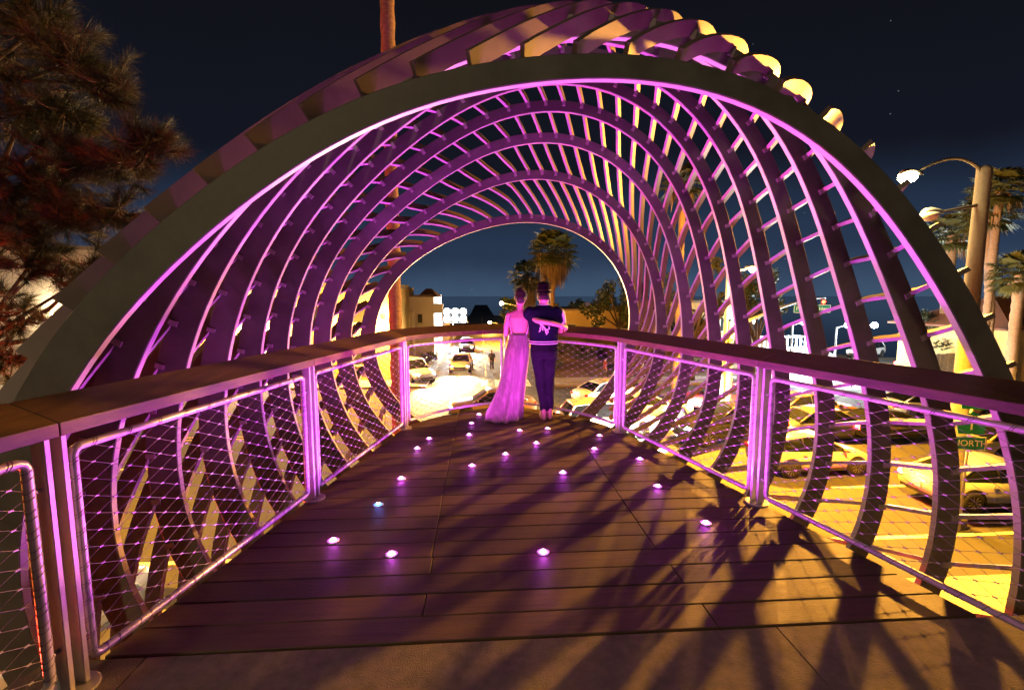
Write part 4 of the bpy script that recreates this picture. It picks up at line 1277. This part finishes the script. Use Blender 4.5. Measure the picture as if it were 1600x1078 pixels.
# ------------------------------------------------------------------ buildings
def window(parent, x, y, z, w, h, nm='window', lit=None):
    f = MB()
    for dx in (-w / 2, w / 2): f.box((x + dx, y - 0.03, z), (0.07, 0.10, h + 0.07))
    for dz in (-h / 2, h / 2): f.box((x, y - 0.03, z + dz), (w - 0.07, 0.10, 0.07))
    fo = f.build(nm, mat('window_frame', (0.5, 0.47, 0.42), 0.6), parent)
    p = MB(); p.box((x, y - 0.012, z), (w - 0.06, 0.02, h - 0.06)); p.build('pane', lit or mat('dark_pane', (0.02, 0.025, 0.03), 0.1), fo)
    s = MB(); s.box((x, y - 0.09, z - h / 2 - 0.07), (w + 0.2, 0.16, 0.05)); s.build('sill', mat('window_frame', (0.5, 0.47, 0.42), 0.6), fo)
def building(label, x0, x1, y0, y1, h, wm, wins, parapet=0.25, name='building', z0=G, lamps=()):
    r_ = thing(name, label, 'building', ((x0 + x1) / 2, y0, z0), 0)
    w, d = x1 - x0, y1 - y0
    p = MB(); p.box((0, d / 2, h / 2), (w, d, h)); p.build('wall', wm, r_)
    p = MB()
    p.box((0, 0.1, h + parapet / 2), (w + 0.1, 0.26, parapet)); p.box((0, d - 0.1, h + parapet / 2), (w + 0.1, 0.26, parapet))
    for s in (-1, 1): p.box((s * (w / 2 - 0.08), d / 2, h + parapet / 2), (0.26, d - 0.46, parapet))
    p.box((0, d / 2, h + 0.02), (w - 0.4, d - 0.5, 0.04))
    p.build('roof', mat('roof_grey', (0.25, 0.22, 0.18), 0.8), r_)
    for (wx, wz, ww, wh) in wins: window(r_, wx, 0, wz, ww, wh)
    for (lx, lz, c, lens, watts) in lamps:
        p = MB(); p.tube([(lx, 0, lz + 0.1), (lx, -0.25, lz + 0.15), (lx, -0.4, lz + 0.08)], 0.03, 6); lo = p.build('wall_lamp', BLACKM, r_)
        p = MB(); p.lathe([(0.01, -0.16), (0.10, -0.12), (0.13, 0.0)], (lx, -0.42, lz + 0.08), 12); p.build('lens', lens, lo)
        lamp('wall_light', 'POINT', (lx, -0.8, lz - 0.2), c, watts, 0.1, r_)
    return r_
YEL = mat('render_yellow', (0.66, 0.50, 0.20), 0.85, var=0.10, scale=0.6, bump=0.15, bscale=12)
CRM = mat('render_cream', (0.68, 0.60, 0.47), 0.85, var=0.08, scale=0.5, bump=0.15, bscale=12)
WHT = mat('render_white', (0.74, 0.71, 0.66), 0.85, var=0.06, scale=0.5, bump=0.15, bscale=12)
SHNG = mat('roof_shingle', (0.16, 0.075, 0.05), 0.85, var=0.25, scale=5, bump=0.3, bscale=10)
building('long yellow two storey building behind the ribs at the left', -24.5, -6.8, 36.4, 46.0, 7.1, YEL,
         [(-8 + i * 2.9, 5.1, 1.5, 1.3) for i in range(6)] + [(-8 + i * 2.9, 2.0, 1.7, 1.5) for i in range(6)], 0.35,
         lamps=[(-0.9, 4.3, (0.85, 0.95, 1.0), LAMP_W, 2600), (-3.2, 3.4, SODIUM, LAMP_NA, 5000), (5.2, 4.3, SODIUM, LAMP_NA, 5000), (8.3, 4.6, SODIUM, LAMP_NA, 14000)])  # rightmost wall lamp is an addition that turns the road golden
building('cream building behind the pine at the far left', -46.0, -27.0, 37.0, 48.0, 9.8, CRM,
         [(-7 + i * 6.8, 3.6, 1.5, 1.4) for i in range(2)], 0.3,
         lamps=[(-2.0, 5.2, (1.0, 0.82, 0.55), LAMP_NA, 800), (5.5, 5.2, (1.0, 0.82, 0.55), LAMP_NA, 800)])
wb = building('white stepped building right of the tall palm trunk', -8.6, -4.7, 48.0, 58.0, 6.35, WHT, [(0.6, 4.2, 0.5, 0.9)], 0.2)
p = MB(); p.box((-1.1, -1.0, 2.5), (2.4, 2.0, 5.0)); p.build('annex', CRM, wb)
for xx in (-1.7, -0.6): window(wb, xx, -2.0, 3.7, 0.35, 0.8)
p = MB(); p.box((-1.0, 3.0, 6.85), (1.1, 0.9, 0.9)); p.build('chimney', mat('roof_grey', (0.25, 0.22, 0.18), 0.8), wb)
p = MB(); p.add([(0.4, -0.3, 6.36), (2.4, -0.3, 6.36), (2.4, 6, 6.36), (0.4, 6, 6.36), (1.0, 2.0, 7.2), (1.6, 2.0, 7.2)], [(0, 1, 5, 4), (1, 2, 5), (2, 3, 4, 5), (3, 0, 4)]); p.build('hip_roof', SHNG, wb)
p = MB(); p.box((2.4, 0.5, 5.2), (0.9, 1.2, 0.9)); p.build('balcony_box', WHT, wb)
lamp('facade_fill', 'POINT', (-0.6, -6.0, 3.4), (1.0, 0.78, 0.45), 900, 0.2, wb)  # bare fill light added to brighten the white building, no fitting
def hip_house(label, x0, x1, y0, y1, h, rh, wm, z0=G, wins=()):
    r_ = thing('house', label, 'building', ((x0 + x1) / 2, y0, z0), 0)
    w, d = x1 - x0, y1 - y0
    p = MB(); p.box((0, d / 2, h / 2), (w, d, h)); p.build('wall', wm, r_)
    e_ = 0.5
    q = [(-w / 2 - e_, -e_, h), (w / 2 + e_, -e_, h), (w / 2 + e_, d + e_, h), (-w / 2 - e_, d + e_, h), (-w / 2 + d / 2 * 0.8, d / 2, h + rh), (w / 2 - d / 2 * 0.8, d / 2, h + rh)]
    if q[4][0] > q[5][0]: q[4] = (-0.1, d / 2, h + rh); q[5] = (0.1, d / 2, h + rh)
    p = MB(); p.add(q + [(a, b_, c - 0.12) for a, b_, c in q[:4]], [(0, 1, 5, 4), (1, 2, 5), (2, 3, 4, 5), (3, 0, 4), (0, 6, 7, 1), (1, 7, 8, 2), (2, 8, 9, 3), (3, 9, 6, 0), (6, 9, 8, 7)]); p.build('roof', SHNG, r_)
    for (wx, wz, ww, wh) in wins: window(r_, wx, 0, wz, ww, wh)
    return r_
hip_house('small house with dark hip roof beside the floodlight', -7.9, -4.6, 66.0, 72.0, 3.0, 1.5, CRM, wins=[(0, 1.8, 0.9, 1.0)])
building('long low yellow building above the planted bank', 6.2, 17.2, 45.0, 54.0, 2.5, YEL, [(-3.2, 1.0, 1.3, 0.4), (-0.8, 1.0, 0.3, 0.4), (2.0, 1.0, 1.3, 0.4), (4.2, 1.0, 0.9, 0.8)], 0.18, z0=-2.45)
building('square yellow tower behind the long low building', 7.9, 9.0, 54.3, 55.6, 2.9, YEL, [], 0.12, z0=-2.45)
building('yellow building with square windows behind the round tree', 15.2, 21.4, 38.6, 46.0, 3.6, YEL, [(0.4, 1.75, 2.0, 1.1), (2.3, 1.75, 1.0, 1.1), (-2.0, 1.75, 1.0, 1.1)], 0.2, z0=-2.7)
hip_house('ochre house with brown hip roof at the right edge', 30.9, 42.0, 25.6, 33.0, 4.6, 1.9, YEL, wins=[(-3.0, 2.2, 1.2, 1.2), (0.5, 2.2, 1.2, 1.2)])
hip_house('white floodlit pavilion on the distant hill', 25.0, 34.0, 130.0, 138.0, 4.2, 2.2, WHT, z0=-7.0, wins=[(-2, 2.0, 1.0, 1.4), (2, 2.0, 1.0, 1.4)])
lamp('pavilion_fill', 'POINT', (29.0, 126.0, -1.5), (0.9, 0.85, 1.0), 5000, 0.3)  # fill light added in front of the pavilion, without a fitting

# balustrade of white posts
bal = thing('balustrade', 'white balustrade of upright posts across the far road', 'balustrade', (25.4, 38.0, G), 0)
p = MB(); p.box((0.3, 0, 3.08), (5.0, 0.16, 0.12)); p.build('top_rail', WHT, bal)
p = MB(); p.box((0.3, 0, 2.12), (5.0, 0.16, 0.12)); p.build('bottom_rail', WHT, bal)
p = MB(); p.box((0.3, 0.1, 1.03), (5.2, 0.3, 2.06)); p.build('plinth', CRM, bal)
for i in range(13):
    p = MB(); p.lathe([(0.07, 0), (0.085, 0.1), (0.06, 0.25), (0.085, 0.5), (0.06, 0.75), (0.07, 0.84)], (-2.1 + i * 0.40, 0, 2.18), 8); p.build('baluster', WHT, bal)
# board fence at the right
fen = thing('board_fence', 'grey board fence beside the dark bush at the right', 'fence', (28.5, 28.2, G + 0.1), R(12))
for i in range(17):
    p = MB(); p.box((i * 0.19, 0, 1.35 + random.uniform(-0.03, 0.03)), (0.165, 0.03, 2.7)); p.build('board', mat('fence_board', (0.30, 0.28, 0.26), 0.85, var=0.3, scale=5), fen)
for zz in (0.5, 2.2):
    p = MB(); p.box((1.5, 0.04, zz), (3.3, 0.05, 0.1)); p.build('fence_rail', mat('fence_board', (0.30, 0.28, 0.26), 0.85, var=0.3, scale=5), fen)

# ------------------------------------------------------------------ vegetation
LEAF = mat('leaf_green', (0.075, 0.105, 0.030), 0.6, color2=(0.030, 0.048, 0.014), scale=2.5)
LEAFD = mat('leaf_dark', (0.050, 0.070, 0.026), 0.6, color2=(0.022, 0.034, 0.013), scale=2.5)
LEAFO = mat('leaf_olive', (0.105, 0.110, 0.040), 0.6, color2=(0.05, 0.055, 0.02), scale=2.5)
BARK = mat('bark', (0.115, 0.075, 0.05), 0.9, color2=(0.055, 0.036, 0.025), scale=5, stretch=(1, 1, 0.25), bump=0.8, bscale=16)
PBARK = mat('palm_bark', (0.34, 0.22, 0.13), 0.9, color2=(0.16, 0.10, 0.06), scale=9, stretch=(1, 1, 2.4), bump=1.0, bscale=20)
FROND = mat('palm_frond', (0.085, 0.105, 0.034), 0.6, color2=(0.05, 0.060, 0.02), scale=3)
DEADF = mat('dead_frond', (0.27, 0.175, 0.085), 0.85, color2=(0.13, 0.08, 0.04), scale=3)
NEEDLE = mat('pine_needle', (0.036, 0.042, 0.014), 0.6, color2=(0.018, 0.021, 0.008), scale=3)

def leaf_cloud(mb, c, rx, ry, rz, n, size, rng):
    for _ in range(n):
        while True:
            a = Vector((rng.uniform(-1, 1), rng.uniform(-1, 1), rng.uniform(-1, 1)))
            if 0.25 < a.length < 1: break
        p = Vector((c[0] + a.x * rx, c[1] + a.y * ry, c[2] + a.z * rz))
        d = Vector((rng.gauss(0, 1), rng.gauss(0, 1), rng.gauss(0, 0.7))).normalized()
        e = d.cross(Vector((rng.gauss(0, 1), rng.gauss(0, 1), rng.gauss(0, 1)))).normalized()
        s = size * rng.uniform(0.6, 1.3)
        mb.add([p - d * s, p + e * s * 0.45, p + d * s, p - e * s * 0.45], [(0, 1, 2, 3)])
def tree(label, x, y, z0, trunk_h, crown, n, size, m, seed, group='trees beyond the junction', cat='tree', name='leafy_tree'):
    """crown: list of (dx, dy, dz, r) clumps relative to the trunk foot"""
    rng = random.Random(seed)
    r_ = thing(name, label, cat, (x, y, z0), 0, group)
    t = MB()
    top = Vector((rng.uniform(-0.2, 0.2), rng.uniform(-0.2, 0.2), trunk_h))
    pts = [Vector((0, 0, 0)).lerp(top, i / 5) + Vector((rng.uniform(-0.06, 0.06), rng.uniform(-0.06, 0.06), 0)) for i in range(6)]
    tr = 0.035 * trunk_h + 0.10
    t.tube(pts, [tr * (1.25 - 0.12 * i) for i in range(6)], 9)
    to = t.build('trunk', BARK, r_)
    lb = MB()
    for (dx, dy, dz, r) in crown:
        e_ = Vector((dx, dy, dz))
        mid = top.lerp(e_, 0.5) + Vector((0, 0, -0.15 * r))
        lb.tube([top - Vector((0, 0, 0.3)), mid, e_], [tr * 0.55, tr * 0.35, tr * 0.12], 6)
    lo = lb.build('limbs', BARK, r_); lo['kind'] = 'stuff'
    cm = MB()
    per = max(1, n // len(crown))
    for (dx, dy, dz, r) in crown:
        for q in range(5):
            o_ = Vector((rng.gauss(0, 0.42), rng.gauss(0, 0.42), rng.gauss(0, 0.36))) * r
            leaf_cloud(cm, (dx + o_.x, dy + o_.y, dz + o_.z), r * 0.5, r * 0.5, r * 0.42, per // 5, size, rng)
    co = cm.build('crown', m, r_)
    return r_
def blob(n, rx, ry, rz, zc, r, rng):
    return [(rng.uniform(-rx, rx), rng.uniform(-ry, ry), zc + rng.uniform(-rz, rz), r * rng.uniform(0.7, 1.25)) for _ in range(n)]
rg = random.Random(5)
tree('broad dark tree standing over the low yellow building', 12.2, 41.0, -3.2, 2.2, blob(9, 2.3, 1.6, 1.6, 4.0, 1.0, rg), 3600, 0.16, LEAFD, 11)
tree('tall olive tree lit by the lamp behind the last ribs', 16.0, 34.6, G, 3.2, blob(11, 2.0, 1.5, 2.2, 6.4, 1.0, rg), 4200, 0.15, LEAFO, 12)
tree('low dark tree between the pavilion and the broad tree', 13.2, 60.0, -3.5, 1.6, blob(6, 2.6, 1.4, 0.8, 3.0, 1.0, rg), 1800, 0.22, LEAFD, 13)
tree('small dark tree right of the distant pavilion', 22.0, 90.0, -4.0, 1.6, blob(5, 3.2, 2, 0.9, 3.6, 1.5, rg), 1500, 0.34, LEAFD, 14)
tree('dark shadowy tree behind the orange lamp post', 21.0, 35.2, G, 3.0, blob(9, 1.7, 1.4, 1.8, 5.9, 1.0, rg), 3200, 0.16, LEAFD, 15)
tree('bushy dark tree above the board fence', 31.6, 30.0, G, 1.8, blob(8, 1.5, 1.2, 1.1, 3.9, 0.9, rg), 2600, 0.14, LEAFD, 16)
tree('dim tree behind the orange street lamps of the side road', 5.8, 75.0, G, 2.5, blob(7, 2.0, 1.6, 1.6, 5.0, 1.4, rg), 2000, 0.28, LEAFD, 17)

# shrubs on the bank and kerb: one each
rs_ = random.Random(21)
SPOTS = []
for i in range(16):
    t = rs_.uniform(0.05, 0.95)
    x = rs_.uniform(5.4, 23.5); yq = 36.2 + 7.6 * t
    SPOTS.append((x, yq, G + 0.1 + 2.6 * (t * t * (3 - 2 * t)), rs_.uniform(0.45, 0.95)))
SPOTS += [(-5.0, 46.5, G + 0.1, 0.9), (-5.2, 43.0, G + 0.1, 0.8), (27.6, 22.6, G + 0.1, 0.9)]
SLAB = ['low shrub beside the white stepped building, the farther of two', 'low shrub in front of the white stepped building, the nearer of two', 'low shrub at the foot of the lit palms']
for i, (x, y, z, r) in enumerate(SPOTS):
    onbank = i < 16
    s = thing('shrub', 'low dry shrub on the planted bank below the yellow building' if onbank else SLAB[i - 16], 'shrub', (x, y, z - 0.05), rs_.uniform(0, 6), 'shrubs on the planted bank' if onbank else 'shrubs by the pavements')
    st = MB()
    for q in range(5):
        a = rs_.uniform(0, 6.28); st.tube([(0, 0, 0), (r * 0.35 * cos(a), r * 0.35 * sin(a), r * 0.7)], [0.03, 0.01], 5)
    so_ = st.build('stems', BARK, s); so_['kind'] = 'stuff'
    cm = MB()
    for q in range(5):
        leaf_cloud(cm, (rs_.gauss(0, r * 0.38), rs_.gauss(0, r * 0.38), r * rs_.uniform(0.35, 0.9)), r * 0.5, r * 0.5, r * 0.42, 80, 0.11, rs_)
    cm.build('foliage', LEAFO if i % 3 else LEAF, s)

def palm(label, x, y, z0, h, tr, crown_r, nf, skirt, seed, lean=(0, 0), skirt_len=1.0):
    rng = random.Random(seed)
    r_ = thing('palm_tree', label, 'palm tree', (x, y, z0), 0, 'palm trees')
    t = MB()
    nseg = max(10, int(h / 0.22))
    pts = []; rad_ = []
    for i in range(nseg + 1):
        f = i / nseg
        pts.append((lean[0] * f * f, lean[1] * f * f, h * f))
        rad_.append(tr * (1.35 - 0.55 * min(1, f * 5) + 0.1 * f) * (1.0 + (0.10 if i % 2 else -0.02)) * rng.uniform(0.96, 1.05))
    t.tube(pts, rad_, 14)
    t.build('trunk', PBARK, r_)
    top = Vector(pts[-1])
    cm = MB()
    for k in range(nf):
        az = k * 2.399 + rng.uniform(-0.2, 0.2)
        el_ = R(78) - R(118) * (k / nf) + rng.uniform(-0.12, 0.12)
        d = Vector((cos(az) * cos(el_), sin(az) * cos(el_), sin(el_)))
        L_ = crown_r * rng.uniform(0.48, 0.62)
        hub = top + d * L_ + Vector((0, 0, -0.10 * L_))
        sd = d.cross(Vector((0, 0, 1)))
        sd = sd.normalized() if sd.length > 1e-3 else Vector((1, 0, 0))
        cm.tube([top, top + d * L_ * 0.5 + Vector((0, 0, 0.03)), hub], [0.03, 0.022, 0.015], 4, caps=False)
        nb = 15
        for b_ in range(nb):
            an = (b_ / (nb - 1) - 0.5) * R(200)
            bd = (d * cos(an) + sd * sin(an)).normalized()
            bl = crown_r * rng.uniform(0.38, 0.50) * (1 - 0.25 * abs(b_ / (nb - 1) - 0.5) * 2)
            wv = bd.cross(d.cross(sd)).normalized() * crown_r * 0.032
            tip = hub + bd * bl + Vector((0, 0, -0.32 * bl))
            midp = hub + bd * bl * 0.55 + Vector((0, 0, -0.03 * bl))
            cm.add([hub, midp - wv, tip, midp + wv], [(0, 1, 2, 3)])
    cm.build('crown', FROND, r_)
    if skirt:
        sk = MB()
        for k in range(skirt):
            az = rng.uniform(0, 6.283); dz = rng.uniform(0, skirt_len)
            rr_ = crown_r * (0.62 - 0.30 * dz / skirt_len) * rng.uniform(0.55, 1.0)
            a0 = top + Vector((0.1 * cos(az), 0.1 * sin(az), -dz * 0.75))
            a1 = a0 + Vector((rr_ * cos(az), rr_ * sin(az), -0.18 - 0.1 * dz))
            for q in range(6):
                az2 = az + rng.uniform(-0.4, 0.4)
                a2 = a1 + Vector((0.14 * cos(az2), 0.14 * sin(az2), -crown_r * rng.uniform(0.28, 0.6)))
                wv = Vector((-sin(az2), cos(az2), 0)) * crown_r * 0.024
                sk.add([a0.lerp(a1, 0.7), a1 - wv, a2, a1 + wv], [(0, 1, 2, 3)])
        so_ = sk.build('dead_frond_skirt', DEADF, r_); so_['kind'] = 'stuff'
    return r_
palm('very tall palm trunk rising out of view behind the left ribs', -1.62, 9.15, G + 0.1, 17.5, 0.135, 1.8, 26, 60, 31, skirt_len=1.0)
palm('shaggy palm with brown skirt above the couple', 7.0, 46.0, G, 10.7, 0.26, 2.9, 76, 420, 32, skirt_len=2.4)
palm('shorter shaggy palm just left of the couple\'s heads', 5.7, 58.0, G, 8.9, 0.28, 2.6, 60, 420, 33, skirt_len=3.2)
palm('palm with green crown seen between the right ribs', 11.8, 27.6, -4.2, 12.2, 0.20, 1.5, 40, 30, 34)
palm('thick palm whose crown touches the big arch at the right', 31.9, 30.6, G, 10.6, 0.34, 2.1, 60, 20, 35, skirt_len=0.8)
palm('tall slim palm next to the concrete lamp post', 27.8, 24.3, G, 12.1, 0.20, 1.7, 60, 14, 36, skirt_len=0.6)
palm('leaning palm crossing the slim one at the right', 29.2, 25.2, G, 11.0, 0.26, 1.7, 60, 14, 37, (-0.9, 0), 0.6)
palm('short brightly lit palm at the right edge', 25.9, 21.3, G, 7.6, 0.24, 1.5, 60, 12, 38, skirt_len=0.5)
# uplights at the foot of the lit palms
ul = thing('garden_uplight', 'small garden floodlight at the foot of the palms', 'floodlight', (26.0, 20.2, G + 0.05), 0)
p = MB(); p.lathe([(0.09, 0), (0.09, 0.05), (0.03, 0.07), (0.03, 0.14), (0.10, 0.18), (0.11, 0.30)], n=12); p.build('housing', BLACKM, ul)
p = MB(); p.lathe([(0.10, 0.296), (0.095, 0.304)], n=12); p.build('lens', LAMP_NA, ul)
lamp('uplight', 'SPOT', (0, 0, 0.36), (1.0, 0.62, 0.14), 900, 0.08, ul, target=(0.9, 2.6, 6.0), spot=95, blend=0.8)

# ------------------------------------------------------------------ pine at the left
pine = thing('pine_tree', 'long needled pine reaching in at the upper left', 'pine tree', (-9.2, 7.6, G), 0)
P0 = Vector((-9.2, 7.6, G))
t = MB(); t.tube([(0, 0, 0), (0.1, 0, 4), (0.35, 0.05, 8), (0.5, 0, 11), (0.4, 0, 13)], [0.34, 0.28, 0.21, 0.14, 0.06], 12); t.build('trunk', BARK, pine)
rp_ = random.Random(3)
BL = [(-5.85, 7.2, 5.2, 0.55, 26), (-5.3, 7.0, 4.65, 0.42, 22), (-4.85, 6.9, 4.35, 0.33, 16), (-6.3, 7.3, 4.1, 0.55, 24), (-5.6, 7.1, 4.05, 0.40, 18), (-6.9, 7.3, 5.6, 0.8, 26), (-6.7, 7.2, 4.9, 0.6, 18),
      (-4.35, 6.9, 3.62, 0.30, 20), (-4.75, 7.0, 3.35, 0.36, 20), (-5.3, 7.0, 3.35, 0.38, 20), (-5.85, 7.1, 3.15, 0.45, 24), (-6.4, 7.2, 3.05, 0.5, 22), (-6.2, 7.1, 2.55, 0.42, 18), (-5.5, 7.0, 2.65, 0.38, 18), (-4.95, 7.0, 2.75, 0.34, 14), (-6.9, 7.2, 2.4, 0.5, 14),
      (-6.05, 7.0, 1.95, 0.36, 9), (-5.6, 7.0, 1.75, 0.28, 8), (-5.25, 7.0, 2.05, 0.30, 8), (-6.3, 7.0, 1.35, 0.42, 9), (-5.7, 7.0, 1.2, 0.36, 8), (-6.5, 7.0, 0.75, 0.4, 8), (-7.0, 7.1, 1.6, 0.5, 8), (-6.0, 7.0, 2.2, 0.4, 9)]
br = MB(); nd = MB()
forks = [((0.30, 0.0, 9.6), [0, 1, 2, 5, 6]), ((0.25, 0.0, 8.2), [3, 4, 7, 8, 9]), ((0.2, 0, 7.0), [10, 11, 12, 13, 14, 15]), ((0.1, 0, 5.2), [16, 17, 18, 19, 20, 21, 22, 23])]
for st, idx in forks:
    S0 = Vector(st)
    cen = sum(((Vector(BL[i][:3]) - P0) for i in idx), Vector()) / len(idx)
    hub = S0.lerp(cen, 0.62) + Vector((0, 0, -0.25))
    br.tube([S0, S0.lerp(hub, 0.5) + Vector((0, 0, -0.15)), hub], [0.10, 0.075, 0.055], 8)
    for i in idx:
        bx, by, bz, brd, ntf = BL[i]
        c = Vector((bx, by, bz)) - P0
        q1 = hub.lerp(c, 0.5) + Vector((rp_.uniform(-0.1, 0.1), rp_.uniform(-0.1, 0.1), rp_.uniform(-0.15, 0.05)))
        br.tube([hub, q1, c], [0.045, 0.03, 0.014], 6)
        for _ in range(int(ntf * 2.3)):
            o_ = Vector((rp_.gauss(0, 0.5), rp_.gauss(0, 0.7), rp_.gauss(0, 0.45))) * brd
            tip = c + o_
            tw = (o_ * 1.2 + Vector((0.22, 0, 0.16))).normalized()
            br.tube([c + o_ * 0.15, c + o_ * 0.6 + Vector((0, 0, -0.04)), tip], [0.010, 0.008, 0.006], 4, caps=False)
            nn = 130
            for q in range(nn):
                f = rp_.uniform(0, 1)
                base = tip - tw * 0.20 * f
                dirn = (tw * rp_.uniform(0.5, 1.1) + Vector((rp_.gauss(0, 0.42), rp_.gauss(0, 0.42), rp_.gauss(0, 0.42)))).normalized()
                L_ = rp_.uniform(0.17, 0.29)
                e_ = base + dirn * L_ + Vector((0, 0, -0.02))
                wv = dirn.cross(Vector((rp_.gauss(0, 1), rp_.gauss(0, 1), rp_.gauss(0, 1)))).normalized() * 0.0026
                nd.add([base - wv, base + wv, e_], [(0, 1, 2)])
b1 = br.build('branches', BARK, pine); b1['kind'] = 'stuff'
n1 = nd.build('needles', NEEDLE, pine); n1['kind'] = 'stuff'

# ------------------------------------------------------------------ small figures at the far corner
def walker(label, x, y, top_c, leg_c, face_a, stride):
    r_ = thing('person', label, 'person', (x, y, G + 0.14), face_a, 'pedestrians at the junction')
    b = MB()
    ball(b, (0, 0, 1.62), 0.08, 0.095, 0.115, 10, 6)
    limb(b, [(0, 0, 1.45, 0.06), (0, 0, 1.55, 0.055)], 8)
    b.loft([ell((0, 0, 0.92), 0.16, 0.11, 10), ell((0, 0, 1.1), 0.15, 0.11, 10), ell((0, 0, 1.35), 0.20, 0.11, 10), ell((0, 0, 1.46), 0.12, 0.08, 10)])
    for s in (-1, 1):
        limb(b, [(s * 0.2, 0, 1.40, 0.05), (s * 0.25, -s * stride * 0.5, 1.14, 0.042), (s * 0.22, -s * stride * 0.3 + 0.08, 0.90, 0.034)], 8)
        hand(b, (s * 0.22, -s * stride * 0.3 + 0.09, 0.885), (0, 0.2, -1), (0, 1, 0), (-s, 0, 0))
        limb(b, [(s * 0.09, 0, 0.92, 0.09), (s * 0.09, s * stride * 0.5, 0.5, 0.06), (s * 0.09, s * stride, 0.08, 0.042)], 8)
        limb(b, [(s * 0.09, s * stride, 0.04, 0.04), (s * 0.09, s * stride + 0.15, 0.035, 0.035)], 8)
    fuse(b.build('body', SKIN, r_), 0.02, 2)
    q = MB(); q.loft([ell((0, 0, 0.9), 0.185, 0.135, 12), ell((0, 0, 1.1), 0.175, 0.13, 12), ell((0, 0, 1.36), 0.225, 0.13, 12), ell((0, 0, 1.48), 0.12, 0.085, 12)])
    for s in (-1, 1): limb(q, [(s * 0.2, 0, 1.40, 0.062), (s * 0.25, -s * stride * 0.5, 1.14, 0.054)], 8)
    q.build('shirt', mat('cloth_' + label.split()[2], top_c, 0.9), r_)
    q = MB()
    for s in (-1, 1): limb(q, [(s * 0.09, 0, 0.93, 0.105), (s * 0.09, s * stride * 0.5, 0.5, 0.078), (s * 0.09, s * stride * 0.95, 0.14, 0.062)], 8)
    q.build('trousers', mat('cloth_leg_' + label.split()[2], leg_c, 0.9), r_)
    q = MB(); ball(q, (0, -0.01, 1.655), 0.088, 0.103, 0.10, 10, 6); q.build('hair', HAIR, r_)
walker('person in black clothes waiting at the crossing left of the gown', 0.95, 40.3, (0.03, 0.03, 0.03), (0.03, 0.03, 0.035), R(180), 0.08)
walker('person in red shirt walking on the pavement below the bank', 9.3, 34.6, (0.25, 0.05, 0.04), (0.06, 0.06, 0.08), R(-80), 0.22)
walker('person in pale shirt walking by the shrubs under the yellow building', 12.2, 34.9, (0.45, 0.42, 0.38), (0.08, 0.07, 0.06), R(95), 0.22)
